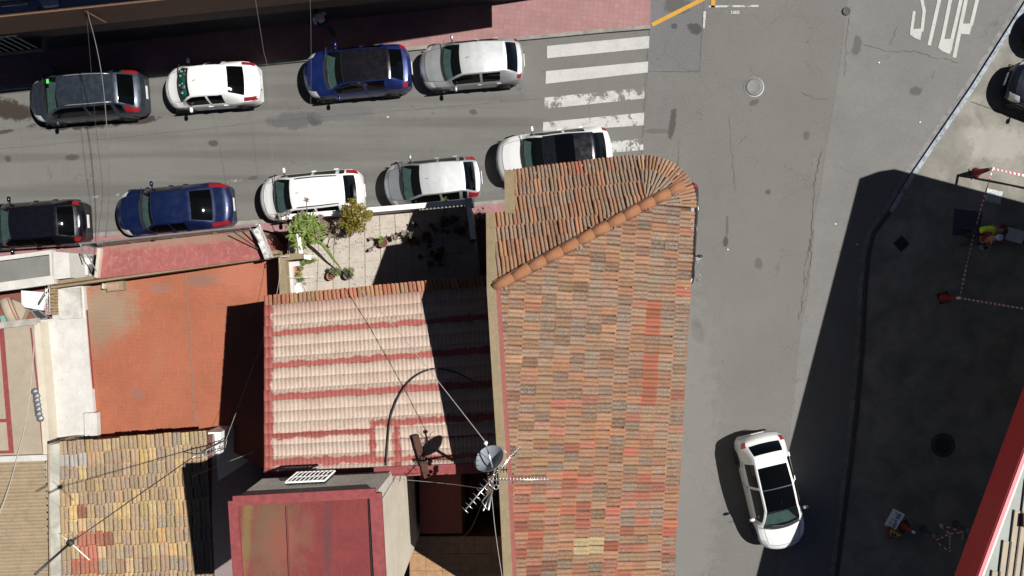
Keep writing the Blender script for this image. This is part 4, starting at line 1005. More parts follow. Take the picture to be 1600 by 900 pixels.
# ================================================================ PETROL CANOPY, lower right
H13 = tag(empty('forecourt_canopy', P(1700, 700, 0)), 'large canopy with a bright red fascia and ribbed pale roof at lower right', 'canopy')
def gp3(u, v, z): p = P(u, v, 0); return Vector((p.x, p.y, z))
c1 = gp3(1341, 880, 5.83); c1 = gp3(1365 - 48.6 * 1.4, 800 + 160 * 1.4, 5.98 - .42); c2 = gp3(1533.6 + 2, 250, 7.0); 
c2b = gp3(1566, 239, 7.0); c3 = gp3(1566 + 900, 239 + 900 * .266, 7.0); c4 = gp3(1297 + 1100, 1300, 5.6)
ring = [c1, c2, c2b, c3, c4]
m = MB(); m.prism([tuple(p.xy) for p in ring], [p.z - .20 for p in ring], [p.z - .06 for p in ring]); m.build('deck', stained('canopy_gutter_grey', (.33, .35, .32), (.28, .29, .27), (.38, .4, .38)), H13)
for i, (a, b) in enumerate(((c1, c2), (c2, c2b), (c2b, c3))):
    t = (b.xy - a.xy).normalized(); n = Vector((t.y, -t.x)); n3 = Vector((n.x, n.y, 0)) * -.02
    m = MB(); q = [a, b]
    vs = [a - Vector((0, 0, .86)), b - Vector((0, 0, .86)), b, a]; vs += [p + n3 for p in vs]
    m.add(vs, [(0, 1, 2, 3), (7, 6, 5, 4), (0, 4, 5, 1), (1, 5, 6, 2), (2, 6, 7, 3), (3, 7, 4, 0)]); m.build('fascia', M_RED, H13)
    m = MB(); m.bar(a + Vector((n.x * .06, n.y * .06, .015)), b + Vector((n.x * .06, n.y * .06, .015)), .10, .035); m.build('fascia_trim', M_PINKEDGE, H13)
    m = MB(); m.bar(a + Vector((n.x * .145, n.y * .145, .012)), b + Vector((n.x * .145, n.y * .145, .012)), .05, .035); m.build('white_trim', M_WHITE, H13)
# ribbed roof sheets inside the grey gutter
MCP = stained('canopy_sheet', (.40, .34, .26), (.33, .28, .21), (.46, .40, .32), s=.7)
tcan = (c2 - c1); 
def zc(p): return c1.z + tcan.z * ((p.y - c1.y) / tcan.y)
dn = Vector((-.06, -1, 0)).normalized(); sn = Vector((1, -.06, 0)).normalized()
sheet0 = P(1536, 905, 5.9)
def edge_y(x):
    # where the ribs begin, parallel to the fascia
    return None
tc = tcan.xy.normalized(); nc_ = Vector((tc.y, -tc.x))
ins = .40
for i in range(60):
    a0 = c1.xy + nc_ * ins; ty = .2 + i * .29 / tc.x
    top = a0 + tc * ty
    if ty > 17: break
    yb = c1.y - .5; ln_ = top.y - yb
    if ln_ < .3: continue
    zt_, zb_ = zc(Vector((0, top.y, 0))), zc(Vector((0, yb, 0))); lx = top.x - .07 * ln_
    m = MB(); m.prism([(lx + .012, yb), (lx + .282, yb), (top.x + .282, top.y), (top.x + .012, top.y)], [zb_ - .08, zb_ - .08, zt_ - .08, zt_ - .08], [zb_ - .03, zb_ - .03, zt_ - .03, zt_ - .03]); m.build('roof_sheet', MCP, H13)
    m = MB(); m.bar((lx, yb, zb_ - .015), (top.x, top.y + .05, zt_ - .015), .022, .035); m.build('rib', M_IRON, H13)
cpos = [gp3(1620, 480, 0), gp3(1600, 760, 0)]
for p in cpos:
    m = MB(); m.lathe([(.22, .06), (.22, 5.6), (.2, 6.2)], (p.x + 2.2, p.y, 0), 14); m.build('column', M_WHITE, H13, True)
m = MB(); c = P(1597, 812, 6.1); m.box((c.x + .12, c.y, 6.1), (.3, .4, .22)); m.build('lamp_box', flat('dark_red_box', (.10, .015, .02), .5), H13)
m = MB(); m.bar(P(1583, 806, 6.05), P(1592, 808, 6.05), .035, .03); m.build('cable_tray', M_IRON, H13)
m = MB(); m.bar(P(1582, 761, 6.05), P(1594, 765, 6.05), .06, .03); m.build('white_clip', M_WHITE, H13)

# ================================================================ CARS
M_TYRE = flat('tyre_rubber', (.015, .015, .016), .85); M_RIM = flat('alloy_rim', (.35, .35, .36), .35, .8, .1)
M_LAMPR = flat('tail_lamp_red', (.20, .010, .014), .25, coat=.8); M_LAMPC = flat('headlamp_clear', (.55, .56, .55), .15, .2, coat=1.0)
M_SEAT = flat('seat_fabric', (.10, .10, .11), .9, var=.35); M_DASH = flat('dashboard', (.075, .085, .088), .7, var=.3); M_GAP = flat('panel_gap', (.012, .012, .012), .9)
M_PLATE = flat('plate_white', (.65, .65, .62), .5)
def interp(tab, s):
    for (a, x), (b, y) in zip(tab, tab[1:]):
        if s <= b:
            t = 0 if b == a else (s - a) / (b - a); return x + (y - x) * t
    return tab[-1][1]
def car(label, uv, ang, L, W, H, paint, kind='hatch', cat='car', roof=None, sunroof=None, rails=False, hood=None, group='cars parked along the street', dust_glass=False, hl=True, shade=None, tail=M_LAMPR, z0=0.0, name='parked_car', taillow=False):
    c = P(uv[0], uv[1], .75)
    e = empty(name, (c.x, c.y, z0), R(ang), True); tag(e, label, cat, group)
    w = W / 2; roof = roof or paint
    hz = hood or H * .62
    if kind == 'sedan': K_ = dict(cow=.25, rf=.385, rr=.69, rg=.86, dz=H * .67, dt=.965)
    elif kind == 'saloon_short': K_ = dict(cow=.18, rf=.33, rr=.71, rg=.87, dz=H * .68, dt=.965)
    elif kind == 'mpv': K_ = dict(cow=.19, rf=.40, rr=.83, rg=.95, dz=H * .68, dt=.985)
    elif kind == 'estate': K_ = dict(cow=.17, rf=.355, rr=.84, rg=.95, dz=H * .62, dt=.985)
    else: K_ = dict(cow=.225, rf=.40, rr=.82, rg=.945, dz=H * .68, dt=.98)
    cow, rf, rr, rg = K_['cow'], K_['rf'], K_['rr'], K_['rg']
    if shade: rr, rg = shade
    top = [(0, hz * .62), (.012, hz * .72), (.05, hz * .83), (.12, hz * .92), (cow, hz + .02), (cow + .25 * (rf - cow), hz + .02 + (H - hz) * .30), (cow + .62 * (rf - cow), hz + (H - hz) * .66), (rf, H - .085), (rf + .1, H - .045), ((rf + rr) / 2, H - .035), (rr, H - .085), (rr + .5 * (rg - rr), K_['dz'] + (H - .085 - K_['dz']) * .58), (rg, K_['dz']), (K_['dt'], K_['dz'] - .04), (.993, K_['dz'] * .82), (1, K_['dz'] * .72)]
    zsh = [(0, hz * .55), (.012, hz * .64), (.05, hz * .76), (.12, hz * .86), (cow, hz * .95), (.6, hz * 1.0), (.85, hz * 1.02), (rg, min(hz * 1.02, K_['dz'] - .03)), (.985, K_['dz'] * .86), (1, K_['dz'] * .66)]
    wf = [(0, .74), (.008, .82), (.03, .90), (.07, .955), (.13, .985), (.25, 1), (.75, 1), (.9, .97), (.96, .93), (.988, .87), (1, .80)]
    wt = [(0, .70), (.05, .74), (.15, .78), (cow, .82), (rf, .66), (.6, .665), (rr, .63), (rg, .74), (1, .74)]
    cr = [(0, .05), (.1, .05), (cow, .045), (rf, .045), (.6, .04), (rr, .04), (rg, .03), (1, .02)]
    bow = [(0, .30), (.06, .27), (cow, .21), (rf, .12), (.6, 0), (rr, -.08), (rg, -.12), (1, -.20)]
    sB, sC = (rf + rr) / 2 - .03, rr - .03
    keys = {0, .006, .012, .03, .05, .085, .12, cow - .022, cow - .008, cow + .012, cow + .05, rf - .008, rf + .012, sB - .012, sB + .012, sC - .02, sC + .012, rr - .006, rr + .014, rg - .008, rg + .012, .975, .985, .993, 1}
    if kind in ('estate', 'mpv'): keys |= {rr + .03, rr + .045}
    if sunroof: keys |= {sunroof[0], sunroof[1], (sunroof[0] + sunroof[1]) / 2 - .004, (sunroof[0] + sunroof[1]) / 2 + .004}
    ks = sorted(keys); ss = []
    for a, b in zip(ks, ks[1:]):
        n = max(1, int(math.ceil((b - a) / .028)))
        ss += [a + (b - a) * i / n for i in range(n)]
    ss.append(1.0); ns_ = len(ss)
    secs = []
    for s in ss:
        ww = w * interp(wf, s); zt = interp(top, s); zs = min(interp(zsh, s), zt - .015); wtt = ww * interp(wt, s); c_ = interp(cr, s)
        pts = [(ww * .88, .19), (ww * .975, .26), (ww * 1.0, .26 + (zs - .26) * .45), (ww * .992, zs - .09), (ww * .962, zs)]
        a = (ww * .945, zs + .008); b = (wtt + .01, zt)
        for t in (.07, .36, .66, .92):
            bulge = .035 * math.sin(math.pi * t) * min(1, (zt - zs) / .4)
            pts.append((a[0] + (b[0] - a[0]) * t + bulge, a[1] + (b[1] - a[1]) * t + bulge * .3))
        for f in (1, .93, .78, .52, .26, 0): pts.append((wtt * f, zt + c_ * (1 - f * f)))
        secs.append(pts)
    J = len(secs[0])       # 15: 0..4 side, 5..8 glasshouse, 9..14 top
    V = []; 
    for i, s in enumerate(ss):
        row = []
        full = [(-y, z) for y, z in secs[i]] + [(y, z) for y, z in secs[i][-2::-1]]
        for y, z in full:
            x = L / 2 - s * L - interp(bow, s) * (min(1.1, abs(y) / w)) ** 2.3
            row.append((x, y, z))
        V.append(row)
    NJ = 2 * J - 1
    def region(i, j):
        s = (ss[i] + ss[i + 1]) / 2; jj = j if j < J - 1 else NJ - 2 - j; side = 'r' if j < J - 1 else 'l'
        # jj = strip index 0..J-2
        if jj >= 10:
            if cow - .022 < s < cow + .012: return 'scuttle'
            if cow + .012 <= s < rf - .008: return 'windscreen'
            if rr + .014 <= s < rg - .008: return 'rear_window'
            if sunroof and sunroof[0] <= s < sunroof[1]:
                return 'roof_frame' if abs(s - (sunroof[0] + sunroof[1]) / 2) < .004 and len(sunroof) > 2 else 'sunroof'
            if rf - .008 <= s < rr + .014: return 'roof'
            if .05 <= s < cow - .022: return 'bonnet'
            if s > rg + .012 and kind in ('sedan', 'saloon_short'): return 'boot_lid'
            return 'body'
        if jj in (8, 9) and rf - .008 <= s < rr + .014: return 'roof' if jj == 9 else 'body'
        if 5 <= jj <= 7:
            if cow + .05 <= s < sB - .012: return 'side_window_f' + side
            if sB + .012 <= s < sC - .02: return 'side_window_b' + side
            if sC + .012 <= s < rr + .03 and kind in ('estate', 'mpv'): return 'side_window_q' + side
            if taillow is False and s > (rr + .045 if kind in ('estate', 'mpv') else rg - .01) and s < .985: return 'tail_lamp' + side
        if 4 <= jj <= 5:
            if .985 > s > .95 or (s >= .945 and kind in ('sedan', 'saloon_short') and s < .993): return 'tail_lamp' + side
        if 3 <= jj <= 8 and .012 < s < .085 and hl: return 'headlamp' + side
        if jj <= 0: return 'sill'
        return 'body'
    groups = {}
    for i in range(ns_ - 1):
        for j in range(NJ - 1): groups.setdefault(region(i, j), []).append((i, j))
    mats = {'body': paint, 'roof': roof, 'bonnet': paint, 'boot_lid': paint, 'scuttle': M_PLAST, 'windscreen': M_GLASS, 'rear_window': M_DGLASS, 'sill': M_PLAST, 'sunroof': M_DGLASS, 'roof_frame': M_PLAST}
    def sub(cells, name, mat, extra=None):
        idx = {}; m = MB(); fs = []
        for i, j in cells:
            f = []
            for a, b in ((i, j), (i, j + 1), (i + 1, j + 1), (i + 1, j)):
                if (a, b) not in idx: idx[(a, b)] = len(m.v); m.v.append(V[a][b])
                f.append(idx[(a, b)])
            m.f.append(f[::-1]); m.m.append(0)
        if extra: extra(m)
        o = m.build(name, mat, e, True)
        o.data.set_sharp_from_angle(angle=R(38))
        return o
    def caps(m):
        for i, flip in ((0, False), (ns_ - 1, True)):
            b = len(m.v); m.v += V[i]; cx = sum(p[0] for p in V[i]) / NJ; zz = sum(p[2] for p in V[i]) / NJ
            m.v.append((cx + (.03 if i == 0 else -.03), 0, zz * .8)); cc = len(m.v) - 1
            for j in range(NJ):
                a_, b_ = b + j, b + (j + 1) % NJ
                m.f.append([b_, a_, cc] if not flip else [a_, b_, cc]); m.m.append(0)
        for i in range(ns_ - 1):
            b = len(m.v); m.v += [V[i][0], V[i][-1], V[i + 1][-1], V[i + 1][0]]; m.f.append([b, b + 1, b + 2, b + 3]); m.m.append(1)
    rename = {'side_window_fr': 'side_window', 'side_window_fl': 'side_window', 'side_window_br': 'side_window', 'side_window_bl': 'side_window', 'side_window_qr': 'side_window', 'side_window_ql': 'side_window', 'tail_lampr': 'tail_lamp', 'tail_lampl': 'tail_lamp', 'headlampr': 'headlamp', 'headlampl': 'headlamp'}
    bodyo = None
    for g in ['body'] + sorted(k for k in groups if k != 'body'):
        nm = rename.get(g, g)
        mt = mats.get(g) or (M_DGLASS if nm == 'side_window' else tail if nm == 'tail_lamp' else M_LAMPC)
        o_ = sub(groups[g], nm, [mt, M_PLAST] if g == 'body' else mt, caps if g == 'body' else None)
        if g == 'body': bodyo = o_
    # panel gaps: bonnet outline, roof joint, doors
    def surf(s, j):
        for i in range(ns_ - 1):
            if ss[i] <= s <= ss[i + 1]:
                t = (s - ss[i]) / (ss[i + 1] - ss[i]); return Vector(V[i][j]).lerp(Vector(V[i + 1][j]), t) + Vector((0, 0, .004))
        return Vector(V[-1][j])
    m = MB()
    for sd in (0, 1):
        mir = (lambda j: j) if sd == 0 else (lambda j: NJ - 1 - j)
        m.tube([surf(.055 + (cow - .075) * t / 8, mir(10)) for t in range(9)], .006, 4)
        for s in (cow + .03, sB, sC - .005): 
            m.tube([surf(s, mir(j)) + Vector((0, (-1 if sd == 0 else 1) * .003, 0)) for j in (1, 2, 3, 4, 5)], .006, 4)
    m.tube([surf(.052, j) for j in range(10, NJ - 10)], .006, 4); m.tube([surf(rf - .006, j) for j in range(10, NJ - 10)], .006, 4)
    if kind in ('sedan', 'saloon_short'): m.tube([surf(rg + .014, j) for j in range(10, NJ - 10)], .006, 4)
    m.build('panel_gap', M_GAP, e)['kind'] = 'stuff'
    # wheels
    for s in (.175, .80 if kind != 'hatch' else .81):
        for sd in (-1, 1):
            cx = L / 2 - s * L; cy = sd * (w - .095)
            Mx = Matrix.Rotation(R(90), 3, 'X')
            m = MB(); m.lathe([(.2, -.1), (.29, -.105), (.31, -.08), (.31, .08), (.29, .105), (.2, .1)], (cx, cy, .31), 20, M=Mx); t_ = m.build('wheel', M_TYRE, e, True)
            m = MB(); m.lathe([(.21, -.10), (.18, -.085), (.05, -.09), (.05, .09), (.18, .085), (.21, .10)], (cx, cy, .31), 12, M=Mx); m.build('rim', M_RIM, t_)
            m = MB(); ar = [(cx + .37 * math.cos(R(a)), sd * (w * 1.004), .31 + .36 * math.sin(R(a))) for a in range(0, 181, 20)]; m.tube(ar, .022, 5); m.build('wheel_arch', M_PLAST, e)
    # mirrors
    for sd in (-1, 1):
        p = surf(cow + .065, 4 if sd < 0 else NJ - 5); m = MB()
        cc = Vector((p.x - .01, sd * (w + .115), p.z + .06))
        vs = []; 
        m.lathe([(.02, -.10), (.07, -.085), (.085, 0), (.07, .075), (.02, .095)], cc, 10, M=Matrix(((.75, 0, 0), (0, 0, 1.05), (0, .85, 0))))
        mo = m.build('door_mirror', paint, e, True)
        m = MB(); m.bar(cc - Vector((0, sd * .05, .02)), Vector((p.x, sd * w * .93, p.z)), .05, .03); m.build('mirror_arm', M_PLAST, mo)
    # handles, wipers, aerial, plates, interior
    for sd in (-1, 1):
        for s in (sB - .02, sC - .03):
            p = surf(s, 4 if sd < 0 else NJ - 5); m = MB(); m.box((p.x, sd * (w * 1.0), p.z - .08), (.17, .035, .03)); m.build('door_handle', paint, e)
    for dy, sgn in ((.05, -1), (-.50 * w, -1)):
        a_ = surf(cow + .004, J - 1) + Vector((-.01, 0, .012)); q0 = Vector((a_.x - .0, dy, a_.z)); q1 = Vector((a_.x - .05, dy - .5 * w, a_.z + .02)) if True else None
        q1.x = a_.x - .10 ; m = MB(); m.bar(q0, q1 + Vector((0, 0, .03)), .02, .015); m.build('wiper', M_PLAST, e)
    m = MB(); p = surf(rf + .05 if kind != 'sedan' else rr, J - 1); m.tube([p, p + Vector((-.16, 0, .13))], .006, 5); m.build('aerial', M_PLAST, e)
    for x, mt in ((L / 2 - .0, M_PLATE), (-L / 2 + .02, M_PLATE)):
        m = MB(); m.box((x + (.012 if x > 0 else -.035), 0, .42 if x > 0 else .62), (.02, .50, .11)); m.build('number_plate', mt, e)
    def xx(s): return L / 2 - s * L
    m = MB(); m.box(((xx(cow + .02) + xx(rf - .02)) / 2 + .10, 0, hz - .09), (.42, W * .74, .14)); m.build('dashboard', M_DASH, e)
    m = MB(); m.lathe([(.17, -.012), (.185, 0), (.17, .012), (.155, 0)], (xx(rf) + .05, .36, hz - .04), 14, M=Matrix.Rotation(R(-62), 3, 'Y')); m.build('steering_wheel', M_PLAST, e, True)
    for y in (-.37, .37):
        m = MB(); M_ = Matrix.Rotation(R(-14), 3, 'Y'); m.box((xx(rf + .10), y, .48), (.50, .46, .14)); m.box((xx(rf + .16), y, .82), (.14, .46, .62), M=M_); so_ = m.build('seat', M_SEAT, e)
        m = MB(); m.box((xx(rf + .175), y, 1.18), (.09, .25, .16), M=M_); m.build('headrest', M_SEAT, so_)
    m = MB(); m.box((xx(rr - .06), 0, .8), (.16, W * .72, .55)); m.box((xx(rr - .12), 0, .5), (.5, W * .72, .14)); m.build('rear_seat', M_SEAT, e)
    if rails:
        for sd in (-1, 1):
            jj = 10 if sd < 0 else NJ - 11
            pts = [surf(rf + .04 + (rr - rf - .08) * t / 8, jj) + Vector((0, 0, .045 if 0 < t < 8 else .0)) for t in range(9)]
            m = MB(); m.tube(pts, .019, 6); m.build('roof_rail', rails, e, True)
    return e, surf, NJ, J

P_DGREY = car_paint('paint_dark_grey_blue', (.028, .038, .058), .5, .35, .2); P_WHITE = car_paint('paint_white', (.66, .67, .67), 0, .35, .05)
P_BLUE = car_paint('paint_bright_blue', (.006, .018, .11), .35, .3, .05); P_BLACK = car_paint('paint_black', (.004, .004, .007), .1, .22, .0)
P_SILVER = car_paint('paint_silver', (.42, .44, .45), .55, .38, .12); P_SILVER2 = car_paint('paint_silver_cool', (.40, .42, .46), .6, .36, .1)
P_NAVY = car_paint('paint_royal_blue', (.004, .012, .058), .35, .3, .04); P_GLOSSB = car_paint('paint_gloss_black_roof', (.006, .006, .009), .1, .16, .03)
P_ROOFS = car_paint('paint_silver_bright', (.52, .54, .55), .4, .4, .05)
HD = 184.8
carA = car('dusty dark grey-blue estate car with roof rails, leftmost of the upper row', (135, 150), HD - .5, 4.45, 1.78, 1.55, P_DGREY, 'estate', rails=M_STEEL)
carB = car('small white saloon with teal sunshade, second from the left in the upper row', (331, 133), HD - .8, 3.68, 1.64, 1.42, P_WHITE, 'saloon_short')
car('bright blue crossover with gloss black roof in the upper row', (558, 112), HD, 4.12, 1.80, 1.52, P_BLUE, 'hatch', roof=P_GLOSSB, hood=.97)
car('silver hatchback with red tail lamps just left of the zebra crossing', (737, 99), HD - .3, 3.98, 1.72, 1.45, P_SILVER, 'hatch', roof=P_ROOFS)
car('black hatchback cut by the left edge, first in the lower row', (50, 351), HD - 1, 4.1, 1.74, 1.45, P_BLACK, 'hatch')
car('royal blue saloon with a glare on its rear window in the lower row', (271, 327), HD + .3, 4.5, 1.78, 1.42, P_NAVY, 'sedan')
carG = car('white estate car with black roof rails behind the terrace plants', (487, 305), HD + .8, 4.0, 1.74, 1.55, P_WHITE, 'estate', rails=M_PLAST)
car('silver compact people carrier parked against the terrace parapet', (676, 284), HD + .7, 3.72, 1.70, 1.58, P_SILVER2, 'mpv', roof=P_ROOFS)
car('white sport utility car with black glass roof partly under the tiled eave', (866, 243), HD + 1.5, 4.4, 1.84, 1.62, P_WHITE, 'hatch', roof=P_GLOSSB, sunroof=(.50, .66), hood=1.0)
car('dark car hidden beside the tiled house, only its side showing past the eave', (1052, 368), -93, 4.35, 1.78, 1.46, car_paint('paint_charcoal', (.015, .018, .024), .4, .3, .1), 'hatch')
car('white crossover with a long panoramic black glass roof turning out of the sun', (1206, 768), -76.5, 4.5, 1.84, 1.56, P_WHITE, 'hatch', sunroof=(.393, .77, 1), shade=(.86, .95), group=None, name='moving_car', cat='car')
car('dark navy car at the right edge below another dark car', (1664, 150), 160, 4.3, 1.80, 1.46, car_paint('paint_midnight', (.007, .010, .022), .4, .28, .08), 'hatch', group='dark cars parked at the right edge', z0=.06)
car('black car cut off by the upper right edge', (1700, 62), 160, 4.3, 1.80, 1.46, P_BLACK, 'hatch', group='dark cars parked at the right edge', z0=.06)
# printed sun shade behind the windscreen of the white saloon
_, sfB, NJB, JB = carB; teal = flat('shade_teal', (.04, .28, .22), .6, var=.5, scale=9); redp = flat('shade_red', (.4, .06, .05), .6); whp = flat('shade_pale', (.45, .55, .5), .6)
m = MB(); g_ = [[sfB(.18 + .022 + t * .09, j) - Vector((0, 0, .055)) for j in range(11, NJB - 11)] for t in (0, .5, 1)]
vs = [p for row in g_ for p in row]; n_ = len(g_[0]); m.add(vs, [(i * n_ + k, (i + 1) * n_ + k, (i + 1) * n_ + k + 1, i * n_ + k + 1) for i in range(2) for k in range(n_ - 1)]); sh_ = m.build('sun_shade', teal, carB[0])
for k in range(12):
    p = sfB(.205 + .08 * rnd.random(), rnd.randint(11, NJB - 13)) - Vector((0, 0, .045)); m = MB(); m.box(p, (rnd.uniform(.04, .09), rnd.uniform(.04, .12), .004), rnd.uniform(0, 3), M=None); m.build('print', rnd.choice([redp, whp, whp]), sh_)
# green card on the dash of the first car
def on_car(cr_, name, loc, size, mat, label=None):
    m = MB(); m.box(loc, size); return m.build(name, mat, cr_[0])
on_car(carA, 'dash_card', (carA[1](.27, 14).x, -.45, carA[1](.27, 14).z + .02), (.09, .16, .01), flat('green_card', (.08, .6, .1), .5))
print('cars done')

# ================================================================ ANTENNAS ON THE TILED HOUSE
def tube_obj(name, pts, r, mat, parent=None, seg=6):
    m = MB(); m.tube(pts, r, seg); return m.build(name, mat, parent, True)
mast0 = P(771, 742, 9.3); 
MA = tag(empty('antenna_mast', mast0), 'short leaning steel mast clamped to the tiled house wall with coiled cable', 'antenna mast')
mtop = P(768, 738, 11.0)
tube_obj('pole', [P(778, 716, 8.6), P(768, 752, 10.9)], .025, M_STEEL, MA)
tube_obj('strut', [P(771, 760, 9.6), P(755, 798, 10.3)], .02, M_STEEL, MA); tube_obj('strut', [P(766, 768, 9.9), P(753, 784, 10.2), P(760, 795, 10.3)], .014, M_STEEL, MA)
tube_obj('strut', [P(769, 765, 9.8), P(763, 797, 10.3)], .028, M_STEEL, MA)
m = MB(); m.tube([P(775 + 3.6 * math.cos(t), 761 + 3.6 * math.sin(t), 10.2) for t in [i * math.pi / 6 for i in range(13)]], .012, 5); m.build('coil', M_ALU, MA, True)
m = MB()
for i in range(9): m.box(P(767 + rnd.uniform(-5, 5), 742 + i * 3.4, 10 + rnd.uniform(0, .3)), (.09, .07, .07), rnd.uniform(0, 3))
m.build('clamps', flat('rusty_clamp', (.12, .08, .06), .6, .5, .4), MA)
# dish
dc = P(768, 722, 9.9)
D = tag(empty('satellite_dish', dc), 'round grey satellite dish on the left wall top of the tiled house', 'satellite dish')
nd_ = Vector((.30, -.66, .68)).normalized(); nd_ = Vector((-.36, .72, .60)).normalized()
q_ = nd_.to_track_quat('Z', 'Y').to_matrix()
m = MB(); prof = [(r, .16 * (r / .38) ** 2) for r in (.02, .1, .19, .28, .345, .375)]
m.lathe(prof + [(.385, .165), (.375, .145)] + [(r, .16 * (r / .38) ** 2 - .018) for r in (.28, .12, .02)], dc, 28, M=q_); m.build('reflector', flat('dish_grey', (.30, .33, .37), .45, .2, .12), D, True)
tip = P(759, 692, 10.05)
tube_obj('feed_arm', [dc + q_ @ Vector((0, .30, .12)) * .9, tip], .022, M_ALU, D)
m = MB(); m.lathe([(.03, -.05), (.05, -.04), (.05, .03), (.03, .05)], tip, 10); m.build('feed_horn', M_WHITE, D, True)
m = MB(); m.bar(dc - nd_ * .03, P(775, 735, 9.4), .06, .06); m.build('bracket', M_STEEL, D)
def yagi(label, a, b, n, el, wd=.012, tilt=0.0, grid=False):
    Y_ = tag(empty('tv_antenna', a), label, 'antenna')
    tube_obj('boom', [a, b], .016, M_ALU, Y_)
    d = (b - a).normalized(); s = d.cross(Vector((0, 0, 1))).normalized(); s = (Matrix.Rotation(tilt, 3, d) @ s)
    for i in range(n):
        p = a.lerp(b, .06 + .92 * i / (n - 1)); l = el * (1 - .35 * i / n)
        tube_obj('element', [p - s * l, p + s * l], .008, M_ALU, Y_, 5)
    return Y_
yagi('long thin many-pronged antenna pointing right over the orange tiles', P(765, 750, 10.9), P(858, 749, 10.9), 17, .11)
yagi('seven-pronged antenna pointing down left over the dark well', P(765, 752, 10.7), P(726, 798, 10.8), 7, .14, tilt=.2)
yg = yagi('antenna with a crossed grid reflector pointing up right beside the dish', P(766, 751, 10.8), P(798, 714, 10.9), 6, .09, tilt=.9)
gcx = P(797, 713, 10.9)
for k in range(7):
    o1 = -.13 + k * .043
    for sgn in (1, -1):
        a = gcx + Vector((o1 - .1 * 1, o1 * sgn * -1 + .10 * sgn, 0)); b = gcx + Vector((o1 + .1, o1 * sgn * -1 - .10 * sgn, .02))
        tube_obj('reflector_bar', [a, b], .007, M_ALU, yg, 5)

# ================================================================ LATTICE MAST on the yellow house
LB = P(352, 690, 3.0); LM = tag(empty('lattice_mast', LB), 'tall thin radio mast with a lattice foot rising over the yellow tiled roof', 'mast')
feet = [P(361, 683, 3.4), P(344, 690, 3.9), P(352, 700, 3.7)]; tops = [P(322, 704, 5.0), P(312, 707, 5.1), P(316, 715, 5.0)]
for i in range(3): tube_obj('lattice_leg', [feet[i], tops[i]], .018, M_STEEL, LM)
for k in range(6):
    for i in range(3):
        a = feet[i].lerp(tops[i], k / 6); b = feet[(i + 1) % 3].lerp(tops[(i + 1) % 3], (k + 1) / 6); tube_obj('lattice_brace', [a, b], .010, M_STEEL, LM, 5)
nose_ = P(300, 715, 5.5)
for i in range(3): tube_obj('lattice_tip', [tops[i], nose_], .014, M_STEEL, LM)
mt_ = P(110, 848, 11.3); tube_obj('pole', [nose_, mt_], .014, M_IRON, LM, 8); tube_obj('top_pole', [mt_, P(55, 897, 12.3)], .028, M_IRON, LM, 8)
m = MB(); m.lathe([(.03, -.06), (.075, -.03), (.08, .04), (.03, .06)], mt_, 12); m.build('hub', M_IRON, LM, True)
tube_obj('dipole_arm', [mt_, P(140, 875, 11.2)], .014, M_WHITE, LM); tube_obj('dipole_arm', [mt_, P(92, 833, 11.2)], .010, M_WHITE, LM); tube_obj('dipole_arm', [mt_, P(118, 840, 11.4)], .02, M_IRON, LM)

# ================================================================ CABLES
def cable(label, pts, r, mat, group=None):
    p3 = [P(*p) for p in pts]; out = []
    n = len(p3)
    for i in range(n - 1):
        p0, p1, p2, p4 = p3[max(i - 1, 0)], p3[i], p3[i + 1], p3[min(i + 2, n - 1)]
        for k in range(8):
            t = k / 8; out.append(.5 * ((2 * p1) + (p2 - p0) * t + (2 * p0 - 5 * p1 + 4 * p2 - p4) * t * t + (3 * p1 - p0 - 3 * p2 + p4) * t ** 3))
    out.append(p3[-1])
    return tag(tube_obj('cable', out, r, mat), label, 'cable', group)
cable('pale bundled cable crossing the street over the grey estate car', [(137, 20, 5.8), (150, 70, 5.75), (160, 125, 5.6), (167, 200, 5.4), (171, 290, 5.1), (165, 372, 4.6)], .013, flat('bundled_cable', (.10, .10, .10), .5))
cable('thin dark wire crossing the street beside the bundled cable', [(135, 20, 5.5), (140, 80, 5.3), (150, 200, 4.8), (160, 300, 4.4), (150, 384, 3.9)], .006, M_CABLE)
cable('faint thin wire over the rear of the white saloon', [(396, -20, 6.4), (404, 30, 6.2), (412, 80, 6.0), (419, 125, 5.8), (430, 340, 4.5)], .0035, M_WIREG)
cable('faint thin wire crossing near the blue crossover', [(484, -10, 6.3), (486, 60, 6.1), (484, 200, 5.2), (470, 360, 4.2)], .003, M_WIREG)
cable('pale wire running down the painted roof to the satellite dish', [(553, 443, 7.2), (600, 492, 7.9), (650, 552, 8.6), (705, 622, 9.3), (758, 690, 10)], .010, M_WIRE)
cable('thick black cable looping over the painted roof', [(603, 728, 7.65), (606, 690, 7.52), (611, 650, 7.38), (627, 612, 7.25), (650, 587, 7.15), (680, 576, 7.12), (712, 582, 7.2), (740, 596, 7.4), (762, 606, 7.9)], .022, M_CABLE)
cable('thin wire hanging over the dark well from the mast', [(612, 748, 8.4), (660, 752, 8.8), (710, 757, 9.4), (752, 763, 10.2)], .007, M_WIRE)
cable('thin wire running down the left edge of the tiled house', [(768, 770, 9.8), (774, 830, 9.6), (785, 905, 9.4)], .007, M_WIRE)
cable('dark wire looping from the mast foot into the well', [(760, 765, 9.6), (748, 800, 8.0), (728, 835, 6.0), (690, 850, 4.5)], .008, M_CABLE)
cable('pale sagging wire over the beige roof at the left edge', [(54, 500, 3.3), (52, 560, 3.8), (44, 640, 4.3), (28, 710, 4.8), (8, 780, 5.1), (-20, 850, 5.2)], .012, M_WIRE)
cable('thin wire from the mast foot over the orange roof', [(352, 690, 4.6), (378, 620, 4.4), (400, 560, 4.5), (430, 470, 4.4), (440, 405, 4.2)], .006, M_WIRE)
cable('thin wire rising right from the lattice foot across the dark court', [(300, 745, 5.2), (345, 726, 5.3), (396, 706, 5.6)], .007, M_WIRE)
